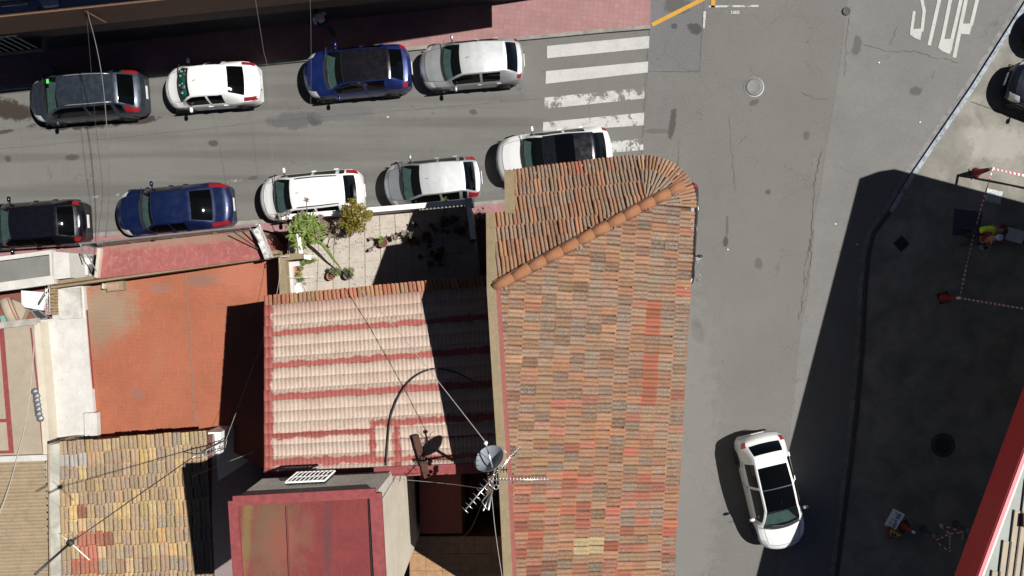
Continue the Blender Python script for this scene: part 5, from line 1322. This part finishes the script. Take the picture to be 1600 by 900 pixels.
cable('thin white line crossing above the planter on the terrace', [(446, 433, 3.7), (475, 433, 3.72), (492, 432, 3.4)], .008, M_WHITE)

# ================================================================ PLANTS
def leafmat(name, c1, c2):
    k = NB(name); g = k.n('ShaderNodeObjectInfo'); v = k.pos()
    n = k.noise(v, 14, 3, .6); c = k.mix(k.ramp(n, .35, .65), c1, c2); return k.out(c, .55, spec=.3)
L_YG = leafmat('leaf_yellow_green', (.10, .085, .012), (.24, .19, .03)); L_GR = leafmat('leaf_bright_green', (.06, .095, .018), (.17, .23, .045))
L_DK = leafmat('leaf_dark_green', (.03, .045, .015), (.07, .09, .03)); L_PU = leafmat('leaf_grey_purple', (.10, .065, .06), (.26, .22, .20))
L_RD = leafmat('leaf_pink', (.35, .10, .12), (.5, .25, .28)); L_STEM = flat('plant_stem', (.11, .08, .05), .9)
def pot(parent, c, r=.14, h=.24, mat=None):
    m = MB(); m.lathe([(r * .7, 0), (r, h * .85), (r * 1.12, h * .86), (r * 1.12, h), (r * .9, h), (r * .88, h - .03), (.01, h - .03)], c, 16); m.build('pot', mat or M_TERRAC, parent, True)
    m = MB(); m.lathe([(r * .86, h - .06), (r * .85, h - .028), (.02, h - .02)], c, 12); m.build('soil', M_SOIL, parent)
def blade(parent, base, d, ln, wd, droop, mat, name='leaf', rise=.7, seg=5, fold=.25):
    d = Vector((d.x, d.y, 0)).normalized(); s = Vector((-d.y, d.x, 0)); vs = []
    for i in range(seg + 1):
        t = i / seg; c = base + d * ln * t * (.75 + .25 * math.cos(t)) + Vector((0, 0, ln * (rise * t - droop * t * t)))
        w_ = wd * (math.sin(math.pi * (.18 + .82 * t)) ** .8 if t < 1 else 0.03)
        vs += [c - s * w_ + Vector((0, 0, w_ * fold)), c, c + s * w_ + Vector((0, 0, w_ * fold))]
    m = MB(); m.add(vs, [(3 * i + a, 3 * i + a + 1, 3 * i + a + 4, 3 * i + a + 3) for i in range(seg) for a in (0, 1)]); return m.build(name, mat, parent)
def rosette(parent, c, n, ln, wd, mat, rise=.6, droop=.5):
    for i in range(n):
        a = 2.4 * i + rnd.uniform(-.2, .2); l = ln * rnd.uniform(.6, 1.1)
        blade(parent, c, Vector((math.cos(a), math.sin(a), 0)), l, wd * rnd.uniform(.7, 1.1), droop * rnd.uniform(.6, 1.3), mat, rise=rise * rnd.uniform(.4, 1.3))
def foliage(parent, clumps, n, size, mat, name='foliage'):
    m = MB()
    for _ in range(n):
        c, r = rnd.choice(clumps); d = Vector((rnd.gauss(0, 1), rnd.gauss(0, 1), rnd.gauss(0, 1))).normalized() * (rnd.random() ** .4)
        p = c + Vector((d.x * r[0], d.y * r[1], d.z * r[2])); s = size * rnd.uniform(.5, 1.3)
        n_ = (d + Vector((rnd.gauss(0, .5), rnd.gauss(0, .5), rnd.gauss(.4, .5)))).normalized(); x = n_.orthogonal().normalized(); x = Matrix.Rotation(rnd.uniform(0, 6.3), 3, n_) @ x; y = n_.cross(x)
        m.add([p - x * s, p - y * s * .42 + n_ * s * .12, p + x * s, p + y * s * .42 + n_ * s * .12], [(0, 1, 2, 3)])
    o = m.build(name, mat, parent); o['kind'] = 'stuff'; return o
T3 = TZ + .005
# yellow green bush
c = P(555, 350, T3); e = tag(empty('potted_bush', c), 'dense yellow-green rounded bush against the white terrace parapet', 'potted plant')
pot(e, c, .24, .4, flat('pot_brown', (.2, .12, .08), .85))
cl = []
for u, v, z, r in ((549, 322, 4.5, .27), (565, 326, 4.4, .22), (540, 331, 4.35, .2), (572, 338, 4.3, .2), (555, 340, 4.35, .3), (540, 348, 4.1, .25), (562, 354, 4.0, .24), (548, 357, 3.9, .22), (577, 334, 4.2, .13), (552, 316, 4.4, .14)):
    cl.append((P(u, v, z), (r, r, r * .9)))
foliage(e, cl, 2600, .045, L_YG)
for u, v, z in ((549, 325, 4.3), (568, 335, 4.2), (545, 350, 4.0)): m = MB(); m.tube([c + Vector((0, 0, .35)), P(u, v, z)], [.03, .01], 6); m.build('stem', L_STEM, e)
# big strap leaf plant
c = P(482, 368, T3 + .5); e = tag(empty('strap_leaf_plant', c), 'large bright green strap-leaved plant with a long thick trailing stem', 'potted plant')
pot(e, Vector((c.x, c.y, T3)), .25, .5)
heads = [P(465, 352, 3.95), P(480, 362, 4.05), P(492, 372, 3.95), P(500, 358, 3.9), P(466, 380, 3.8), P(488, 345, 4.0)]
heads += [P(458, 366, 3.85), P(474, 374, 3.75), P(472, 343, 3.9)]
for hI, h_ in enumerate(heads):
    m = MB(); m.tube([c + Vector((0, 0, .0)), h_], [.04, .025], 6); m.build('stem', L_STEM, e)
    rosette(e, h_, 15, .42, .032, L_GR, .55, .6)
m = MB(); tp_ = [P(492, 372, 3.9), P(505, 383, 3.85), P(513, 393, 3.75), P(520, 404, 3.6), P(533, 420, 3.35)]
m.tube(tp_, [.05, .06, .055, .04, .015], 8); m.build('trailing_stem', L_GR, e, True)
# grey purple succulents along the parapet
for (u, v, lb) in ((452, 345, 'left end of the terrace parapet'), (478, 341, 'middle of the plant cluster by the white estate car'), (505, 352, 'right of the bright strap leaves'), (520, 362, 'between the strap leaves and the yellow-green bush')):
    c = P(u, v, T3 + .4); e = tag(empty('succulent', c), 'bare grey-purple succulent with spiky rosettes at the ' + lb if 'end' in lb else 'bare grey-purple succulent with spiky rosettes, ' + lb, 'potted plant', 'grey-purple succulents along the terrace parapet')
    pot(e, Vector((c.x, c.y, T3)), .15, .25)
    for k in range(7):
        h_ = c + Vector((rnd.gauss(0, .26), rnd.gauss(0, .22), rnd.uniform(.2, .6)))
        m = MB(); m.tube([Vector((c.x, c.y, T3 + .25)), h_], [.02, .012], 5); m.build('stem', L_STEM, e)
        rosette(e, h_, 9, .13, .022, L_PU, .6, .4)
for (u, v, lb, mt) in ((606, 372, 'leggy dark rosette plant in a red pot straddling the shadow edge on the terrace', L_PU), (540, 424, 'straggly green plant in a pot near the orange tile edge', L_DK)):
    c = P(u, v, T3); e = tag(empty('rosette_plant', c), lb, 'potted plant'); pot(e, P(u - 6 if u > 580 else 546, v + 8 if u > 580 else 430, T3), .15, .24, flat('pot_dark_red', (.22, .06, .05), .8) if u > 580 else flat('pot_grey', (.12, .12, .13), .7))
    for k in range(12 if u > 580 else 14):
        a = rnd.uniform(-.9, .7) if k % 2 else rnd.uniform(2.6, 4.2); r = rnd.uniform(.15, .85) if u > 580 else rnd.uniform(.1, .45)
        h_ = c + Vector((math.cos(a) * r * (.9 if u > 580 else 1), math.sin(a) * r * .45 + (.25 * math.cos(a) * r if u > 580 else 0), rnd.uniform(.15, .55)))
        m = MB(); m.tube([c + Vector((0, 0, .15)), (c + h_) / 2 + Vector((0, 0, .15)), h_], [.016, .014, .01], 5); m.build('stem', L_STEM, e)
        rosette(e, h_, 9, .12 if u > 580 else .17, .026 if u > 580 else .014, mt if k % 3 else L_GR, .5, .3)
c = P(519, 432, T3); e = tag(empty('flower_pot', c), 'small plain terracotta pot tipped beside the straggly plant', 'pot'); pot(e, c, .13, .22)
c = P(473, 410, T3); e = tag(empty('creeping_plant', c), 'patch of soft green creeper beside the brick planter', 'plant')
foliage(e, [(P(u, v, 3.35), (.12, .12, .12)) for u, v in ((474, 410), (482, 408), (470, 420), (466, 430), (471, 436), (490, 406))], 500, .035, L_GR)
for (u, v, lb, n) in ((697, 347, 'shaded bushy plant near the terrace corner, farthest up', 8), (722, 362, 'shaded bushy plant against the far terrace railing', 7), (668, 370, 'small shaded plant in the middle of the dark terrace', 4), (645, 376, 'smallest shaded plant left in the dark terrace', 3), (686, 402, 'shaded dark green plant in the dark terrace nearest the painted roof', 8)):
    c = P(u, v, T3); e = tag(empty('shaded_plant', c), lb, 'potted plant', 'plants in the shaded part of the terrace'); pot(e, c, .16, .26)
    for k in range(n):
        h_ = c + Vector((rnd.gauss(0, .3), rnd.gauss(0, .26), rnd.uniform(.3, .7))); m = MB(); m.tube([c + Vector((0, 0, .2)), h_], [.016, .01], 5); m.build('stem', L_STEM, e)
        rosette(e, h_, 8, .17, .03, L_DK, .5, .4)
c = P(751, 342, 2.2); e = tag(empty('pink_flowering_plant', c), 'dark dotted plant against the pink paving beside the tiled house', 'plant')
pot(e, P(752, 350, 0.12), .2, .4)
m = MB(); m.tube([P(752, 350, .3), P(751, 342, 2.4)], [.03, .015], 6); m.build('stem', L_STEM, e)
foliage(e, [(P(751, 340, 2.3), (.22, .4, .3))], 130, .06, L_DK)
m = MB()
for _ in range(420):
    g_ = rnd.random() < .55; u = rnd.gauss(500, 38) if g_ else rnd.uniform(450, 730); v = rnd.gauss(372, 22) if g_ else rnd.uniform(335, 440)
    if not (448 < u < 730 and 332 - (u - 450) * .03 < v < 440): continue
    p = P(u, v, T3 + .008); a_ = rnd.uniform(0, 6.28); l_ = rnd.uniform(.012, .04); d_ = Vector((math.cos(a_), math.sin(a_), 0)) * l_; e_ = Vector((-d_.y, d_.x, 0)) * .4
    m.add([p - d_, p - e_ + Vector((0, 0, .006)), p + d_, p + e_ + Vector((0, 0, .004))], [(0, 1, 2, 3)])
o = m.build('fallen_leaves', leafmat('dry_leaf', (.12, .075, .04), (.22, .15, .09))); tag(o, 'dry leaves and crumbs of soil scattered over the roof terrace tiles', 'leaves', None, 'stuff')
# white oval dish on the terrace
c = P(472, 454, T3 + .25); e = tag(empty('terrace_dish', c), 'white oval satellite dish lying near the west terrace wall', 'satellite dish')
q_ = Vector((-.3, -.15, .9)).normalized().to_track_quat('Z', 'Y').to_matrix()
m = MB(); m.lathe([(.02, 0), (.15, .02), (.26, .06), (.30, .085), (.30, .07), (.15, .0), (.02, -.02)], c, 24, M=q_ @ Matrix.Diagonal((1, .72, 1)).to_3x3()); m.build('reflector', M_WHITE, e, True)
m = MB(); m.bar(c + Vector((.1, 0, .05)), P(489, 459, 3.1), .05, .03); m.build('arm', flat('rust_arm', (.3, .17, .08), .7), e)
m = MB(); m.tube([P(475.5 + 2 * math.cos(t), 443.5 + 2 * math.sin(t), 3.03) for t in [i * math.pi / 5 for i in range(11)]], .01, 5); tag(m.build('ring', M_IRON), 'tiny dark ring lying on the terrace tiles by the white dish', 'ring')
m = MB(); m.tube([P(655, 431, 3.05), P(668, 395, 3.05)], .02, 5); 

# ================================================================ BARRIER POSTS, TAPE, CONES, SIGNS (forecourt)
FZ = .06
def weighted_post(uv, uvt, label):
    b = P(*uv, FZ); t = P(*uvt, 1.0); e = tag(empty('barrier_post', b), label, 'barrier post', 'red posts holding the striped tape')
    m = MB(); m.lathe([(.19, 0), (.20, .05), (.12, .10), (.08, .3), (.04, .45)], b, 14); m.build('base', M_SAFERED, e, True)
    m = MB(); m.tube([b + Vector((0, 0, .3)), t], .035, 8); m.build('pole', M_WHITE, e, True)
    m = MB(); m.lathe([(.02, -.04), (.05, -.02), (.05, .03), (.02, .05)], t, 10); m.build('knob', M_SAFERED, e, True)
    return t
def post2(gu, gv, lb):
    b = P(gu, gv, FZ); k = 27 / 26.0
    b = Vector((b.x, b.y, FZ)); t = Vector((b.x, b.y, 1.05)); e = tag(empty('barrier_post', b), lb, 'barrier post', 'red posts holding the striped tape')
    m = MB(); m.lathe([(.19, 0), (.20, .05), (.13, .12), (.09, .5), (.055, .85)], b, 14); m.build('cone_body', M_SAFERED, e, True)
    m = MB(); m.lathe([(.058, .85), (.05, .95), (.05, 1.0), (.02, 1.02)], b, 12); m.build('white_top', M_WHITE, e, True)
    m = MB(); m.box(b + Vector((0, 0, .02)), (.42, .42, .04), .3); m.build('base', M_PLAST, e)
    return t
t1 = post2(1524, 270, 'red cone post with black base in the sun at the tape corner')
t2 = post2(1474, 465, 'red cone post with black base in the deep shade at the lower tape corner')
t3 = post2(1655, 296, 'red cone post out past the right edge, upper one'); t4 = post2(1640, 492, 'red cone post out past the right edge, lower one')
M_TW = flat('tape_white', (.75, .7, .7), .5); M_TR = flat('tape_red', (.5, .03, .04), .5)
def tape(a, b, label, sag=.12, n=26):
    e = tag(empty('barrier_tape', a), label, 'tape', 'red and white barrier tapes')
    L = (b - a).length; n = int(L / .085)
    for i in range(n):
        def pt(t): return a.lerp(b, t) - Vector((0, 0, sag * 4 * t * (1 - t)))
        p, q = pt(i / n), pt((i + 1) / n); ang_ = .5 + .25 * math.sin(i * .35)
        s = (q - p).cross(Vector((0, 0, 1))).normalized(); y = s * math.cos(ang_) + Vector((0, 0, 1)) * math.sin(ang_); m = MB(); m.add([p - y * .045, p + y * .045, q + y * .045, q - y * .045], [(0, 1, 2, 3)]); m.build('tape_band', M_TR if i % 2 else M_TW, e)
tape(t1, t2, 'red and white tape running down from the sunlit post into the shade'); tape(t1, t3, 'red and white tape running right from the sunlit post'); tape(t2, t4, 'red and white tape running right from the shaded post')
# striped tubular trestle and guard frame
e = tag(empty('striped_trestle', P(1480, 838, 0)), 'red and white striped tubular trestle in the shade by the red fascia', 'barrier')
def striped(a, b, parent, r=.022):
    n = max(2, int((b - a).length / .13))
    for i in range(n): m = MB(); m.tube([a.lerp(b, i / n), a.lerp(b, (i + 1) / n)], r, 6); m.build('tube_band', M_TW if i % 2 else M_TR, parent, True)
TA = [P(1463, 817, .9), P(1505, 832, .9), P(1484, 834, .95), P(1461, 845, .1), P(1484, 862, .1), P(1503, 843, .1)]
for a, b in ((0, 1), (0, 2), (2, 3), (2, 4), (3, 4), (1, 5), (1, 2)): striped(TA[a], TA[b], e)
e = tag(empty('traffic_cone', P(1418, 826, FZ)), 'small red cone with a pale tip in the shade right of the leaning sign', 'cone')
b = P(1412, 822, FZ); m = MB(); m.lathe([(.16, .03), (.14, .06), (.04, .62), (.03, .64)], b, 14); m.build('body', M_SAFERED, e, True)
m = MB(); m.lathe([(.055, .62), (.05, .72), (.02, .74)], b, 10); m.build('tip', M_WHITE, e, True); m = MB(); m.box(b + Vector((0, 0, .015)), (.4, .4, .03), .4); m.build('base', M_PLAST, e)
for u, v, lb in ((1442, 826, 'dark round bollard base between the red cone and the striped trestle'), (1493, 818, 'dull dark ball-topped post behind the striped trestle')):
    b = P(u, v, FZ); e = tag(empty('dark_post', b), lb, 'post'); m = MB(); m.lathe([(.14, 0), (.13, .05), (.04, .08), (.04, .7)], b, 12); m.build('stem', M_PLAST, e, True); m = MB(); m.lathe([(.02, .68), (.08, .72), (.08, .8), (.02, .84)], b, 12); m.build('head', flat('dull_grey', (.14, .14, .15), .6), e, True)
# leaning notice board with yellow triangle below
e = tag(empty('notice_board', P(1397, 815, FZ)), 'white notice board with blue print leaning back beside a yellow warning triangle', 'sign')
q = [P(1396, 795, .75), P(1414, 804, .75), P(1399, 829, .35), P(1382, 820, .35)]
def plate(q, th, mat, name, parent, up=0.0):
    n = (q[1] - q[0]).cross(q[-1] - q[0]).normalized(); n = n if n.z > 0 else -n
    m = MB(); a_ = [p + n * up for p in q]; b_ = [p - n * th for p in a_]
    k_ = len(q); m.add(b_ + a_, [tuple(range(k_))[::-1], tuple(range(k_, 2 * k_))] + [(i, (i + 1) % k_, k_ + (i + 1) % k_, k_ + i) for i in range(k_)]); return m.build(name, mat, parent)
plate(q, .02, M_WHITE, 'board', e)
def inb(s, t): return q[0].lerp(q[1], s).lerp(q[3].lerp(q[2], s), t)
bl_ = flat('print_blue', (.05, .10, .35), .5); ye_ = flat('print_ochre', (.4, .25, .06), .5)
for (s0, s1, t0, t1, mt) in ((.48, .80, .10, .42, bl_), (.52, .74, .46, .60, bl_), (.62, .86, .62, .92, bl_), (.30, .42, .10, .25, ye_), (.30, .44, .48, .62, ye_), (.22, .40, .68, .84, ye_), (.50, .60, .70, .92, ye_)):
    n_ = 3 if (t1 - t0) > .2 else 2
    for i in range(n_):
        a0 = t0 + (t1 - t0) * i / n_; a1 = a0 + (t1 - t0) / n_ * .72
        plate([inb(s0, a0), inb(s1, a0), inb(s1, a1), inb(s0, a1)], .002, mt, 'printed_line', e, .004)
for u, v in ((1399, 831), (1384, 823)): m = MB(); m.tube([P(u, v, .35), P(u - 1, v - 1, FZ)], .012, 5); m.build('leg', M_STEEL, e)
e = tag(empty('warning_triangle', P(1396, 836, FZ)), 'yellow triangular roadworks sign with red edge lying below the notice board', 'sign')
q3 = [P(1391, 826, .4), P(1408, 836, .35), P(1390, 842, .2)]
plate([P(1388, 822, .4), P(1411, 837, .35), P(1387, 844, .2)], .02, M_SAFERED, 'border', e); plate(q3, .01, flat('sign_yellow', (.62, .36, .02), .5), 'face', e, .012)
ctr = (q3[0] + q3[1] + q3[2]) / 3
plate([ctr + Vector((-.08, .10, .02)), ctr + Vector((-.02, .05, .02)), ctr + Vector((-.05, -.11, .0)), ctr + Vector((-.11, -.10, .0))], .002, M_BLACK, 'symbol', e, .02)
plate([ctr + Vector((.0, .05, .02)), ctr + Vector((.10, -.0, .02)), ctr + Vector((.05, -.10, .0)), ctr + Vector((.01, -.04, .0))], .002, M_BLACK, 'symbol', e, .02)
# red and grey machine
e = tag(empty('roadwork_machine', P(1585, 367, FZ)), 'grey-topped machine with a red frame in the taped-off shade by the workers', 'machine')
q = [P(1574, 354, 1.0), P(1601, 362, 1.0), P(1596, 381, 1.0), P(1570, 374, 1.0)]
m = MB(); m.prism([tuple(p.xy) for p in q], .25, .95); m.build('cabinet', flat('machine_dark', (.07, .07, .07), .6), e); plate(q, .04, flat('machine_grey', (.42, .43, .44), .5), 'top_panel', e, .03)
for a, b in (((1565, 352, 1.0), (1562, 372, 1.0)), ((1569, 353, 1.0), (1567, 374, 1.0)), ((1565, 352, 1.0), (1574, 354, 1.0)), ((1563, 373, 1.0), (1572, 376, 1.0)), ((1565, 362, 1.0), (1574, 364, 1.0))): m = MB(); m.bar(P(*a), P(*b), .07, .06); m.build('red_frame', M_SAFERED, e)
for a in ((1576, 356), (1599, 363), (1594, 379), (1573, 373)):
    p = P(*a, .2); m = MB(); m.lathe([(.05, -.05), (.16, -.05), (.16, .05), (.05, .05)], (p.x * 1.0, p.y, .2), 12, M=Matrix.Rotation(R(90), 3, 'X')); m.build('wheel', M_TYRE, e, True)
b = P(1533, 386, FZ); e = tag(empty('grey_bucket', b), 'small grey bucket on the shaded forecourt below the workers', 'bucket')
m = MB(); m.lathe([(.11, 0), (.15, .28), (.16, .3), (.14, .3), (.10, .03), (.01, .02)], b, 16); m.build('body', flat('bucket_grey', (.28, .28, .28), .6), e, True); m = MB(); m.tube([b + Vector((-.15, 0, .3)), b + Vector((0, .06, .36)), b + Vector((.15, 0, .3))], .008, 5); m.build('handle', M_STEEL, e)

# ================================================================ PEOPLE
SKIN = flat('skin', (.38, .22, .15), .6); 
def skinned(name, pts, edges, rad, mat, parent, sub=1, root=0):
    me = bpy.data.meshes.new(name); me.from_pydata([tuple(p) for p in pts], edges, []); me.materials.append(mat)
    o = bpy.data.objects.new(name, me); off = OFF.get(parent.name) if parent else None
    link(o, parent)
    sk_ = o.modifiers.new('skin', 'SKIN'); sk_.use_smooth_shade = True
    for i, r in enumerate(rad): me.skin_vertices[0].data[i].radius = (r, r) if not isinstance(r, tuple) else r; me.skin_vertices[0].data[i].use_root = (i == root)
    s = o.modifiers.new('sub', 'SUBSURF'); s.levels = s.render_levels = sub
    return o
def person(label, loc, ang, J_, shirt, trousers, hair, vest=None, group=None, cap=None):
    """J_: joint positions in the person's own frame (x forward, y left)"""
    e = empty('person', loc, R(ang), True); tag(e, label, 'person', group)
    pts, rad, ed_ = [], [], []; ix = {}
    def add(n, p, r, par=None):
        ix[n] = len(pts); pts.append(Vector(p)); rad.append(r)
        if par is not None: ed_.append((ix[par], ix[n]))
    add('pelvis', J_['pelvis'], (.13, .11)); add('waist', J_['waist'], (.12, .10), 'pelvis'); add('chest', J_['chest'], (.15, .115), 'waist'); add('neck', J_['neck'], .055, 'chest')
    add('jaw', J_['jaw'], .078, 'neck'); add('crown', J_['crown'], .095, 'jaw')
    for s in ('l', 'r'):
        add('sh' + s, J_['sh' + s], .06, 'chest'); add('el' + s, J_['el' + s], .042, 'sh' + s); add('wr' + s, J_['wr' + s], .028, 'el' + s)
        d = (Vector(J_['wr' + s]) - Vector(J_['el' + s])).normalized(); wr = Vector(J_['wr' + s])
        side = d.cross(Vector((0, 0, 1)) if abs(d.z) < .8 else Vector((1, 0, 0))).normalized()
        add('pa' + s, wr + d * .07, .03, 'wr' + s)
        for k in range(4):
            o_ = (k - 1.5) * .021; ln = (.062, .074, .078, .068)[k] if False else (.066, .078, .074, .058)[k]
            b0 = wr + d * .09 + side * o_
            add('f%s%d' % (s, k), b0, .010, 'pa' + s); dn_ = (d + Vector((0, 0, -.35))).normalized()
            add('g%s%d' % (s, k), b0 + dn_ * ln * .55, .0085, 'f%s%d' % (s, k)); dn_ = (d + Vector((0, 0, -.9))).normalized()
            add('h%s%d' % (s, k), pts[-1] + dn_ * ln * .5, .0075, 'g%s%d' % (s, k))
        add('t' + s, wr + d * .035 + side * .042, .011, 'wr' + s); add('u' + s, wr + d * .075 + side * .055, .009, 't' + s)
        add('hi' + s, J_['hi' + s], .085, 'pelvis'); add('kn' + s, J_['kn' + s], .06, 'hi' + s); add('an' + s, J_['an' + s], .04, 'kn' + s); fd = Vector(J_['an' + s]) + Vector((.15, 0, -.04)); add('to' + s, fd, .035, 'an' + s)
    b_ = skinned('body', pts, ed_, rad, SKIN, e)
    def garment(name, names, mat, grow, sub=1):
        sel = [n for n in ix if n in names]; mp = {ix[n]: i for i, n in enumerate(sel)}
        ee = [(mp[a], mp[b]) for a, b in ed_ if a in mp and b in mp]
        rr_ = [tuple(x + grow for x in rad[ix[n]]) if isinstance(rad[ix[n]], tuple) else rad[ix[n]] + grow for n in sel]
        return skinned(name, [pts[ix[n]] for n in sel], ee, rr_, mat, e, sub)
    garment('shirt', ['pelvis', 'waist', 'chest', 'shl', 'ell', 'shr', 'elr'], shirt, .016)
    garment('trousers', ['pelvis', 'hil', 'knl', 'anl', 'hir', 'knr', 'anr'], trousers, .018)
    if vest: garment('vest', ['waist', 'chest', 'shl', 'shr', 'pelvis'], vest, .032)
    cw = Vector(J_['crown']); jw = Vector(J_['jaw']); up = (cw - jw).normalized(); fwd = Vector(J_['face']).normalized()
    M_ = up.to_track_quat('Z', 'Y').to_matrix()
    m = MB(); m.lathe([(.108, -.03), (.118, .02), (.112, .07), (.08, .11), (.03, .125)], cw - fwd * .012, 14, M=M_); m.build('hair' if not cap else 'cap', cap or hair, e, True)
    m = MB(); m.lathe([(.006, 0), (.016, .012), (.008, .04)], jw + up * .07 + fwd * .095, 8, M=M_); m.build('nose', SKIN, e, True)
    rt = up.cross(fwd).normalized()
    for s in (-1, 1):
        m = MB(); m.lathe([(.004, -.012), (.014, 0), (.004, .012)], jw + up * .10 + fwd * .088 + rt * s * .033, 8); m.build('eye', M_BLACK, e)
        m = MB(); m.lathe([(.006, -.03), (.016, 0), (.006, .03)], jw + up * .08 + rt * s * .10, 8); m.build('ear', SKIN, e)
        a_ = Vector(J_['anr' if s < 0 else 'anl']); m = MB(); m.lathe([(.04, -.05), (.052, -.045), (.05, 0), (.03, .03)], a_ + Vector((.06, 0, -.02)), 12, M=Matrix.Diagonal((2.3, 1, 1)).to_3x3()); m.build('shoe', M_PLAST, e, True)
    m = MB(); m.box(jw + up * .02 + fwd * .082, (.012, .045, .01)); m.build('mouth', flat('lips', (.25, .08, .07), .6), e)
    return e
def walkpose(lean=0.0, stride=.28):
    return dict(pelvis=(0, 0, .95), waist=(.02 + lean * .2, 0, 1.10), chest=(.04 + lean * .5, 0, 1.33), neck=(.05 + lean * .8, 0, 1.49), jaw=(.08 + lean, 0, 1.56), crown=(.08 + lean, 0, 1.66), face=(1, 0, 0),
        shl=(.03 + lean * .6, .19, 1.40), ell=(-.08 + lean * .6, .25, 1.13), wrl=(.06 + lean, .25, .90), shr=(.03 + lean * .6, -.19, 1.40), elr=(.08 + lean * .6, -.25, 1.14), wrr=(.26 + lean, -.22, .95),
        hil=(0, .10, .90), knl=(stride * .6, .11, .50), anl=(stride, .11, .085), hir=(0, -.10, .90), knr=(-stride * .1, -.11, .48), anr=(-stride, -.11, .085))
def bendpose():
    return dict(pelvis=(-.12, 0, .90), waist=(.0, 0, 1.0), chest=(.28, 0, 1.14), neck=(.43, 0, 1.20), jaw=(.52, 0, 1.20), crown=(.60, 0, 1.24), face=(.8, 0, -.6),
        shl=(.30, .19, 1.14), ell=(.42, .24, .88), wrl=(.60, .18, .74), shr=(.30, -.19, 1.14), elr=(.42, -.24, .88), wrr=(.60, -.18, .74),
        hil=(-.12, .10, .86), knl=(-.02, .12, .47), anl=(-.10, .13, .085), hir=(-.12, -.10, .86), knr=(.02, -.12, .47), anr=(-.08, -.13, .085))
lb_ = flat('shirt_pale_blue', (.36, .40, .55), .85); dkj = flat('jeans_dark', (.03, .035, .06), .85); hv = flat('hi_vis_vest', (.55, .85, .03), .7); rs = flat('shirt_dark_red', (.16, .02, .02), .85); hb = flat('hair_dark', (.02, .015, .012), .8)
c = P(502, 31, 1.2); person('person in a pale blue shirt walking along the shaded far sidewalk', (c.x, c.y, .125), 118, walkpose(.02), lb_, dkj, hb)
c = P(1546, 359, 1.2); person('worker in a bright yellow-green vest bending towards the machine', (c.x - .12, c.y, FZ), -5, bendpose(), flat('shirt_grey', (.12, .12, .14), .85), dkj, hb, vest=hv, group=None)
c = P(1538, 373, 1.2); person('worker in a dark red top and pale blue cap beside the machine', (c.x, c.y - .02, FZ), 8, walkpose(.12, .16), rs, dkj, hb, cap=flat('cap_pale_blue', (.33, .42, .6), .7))
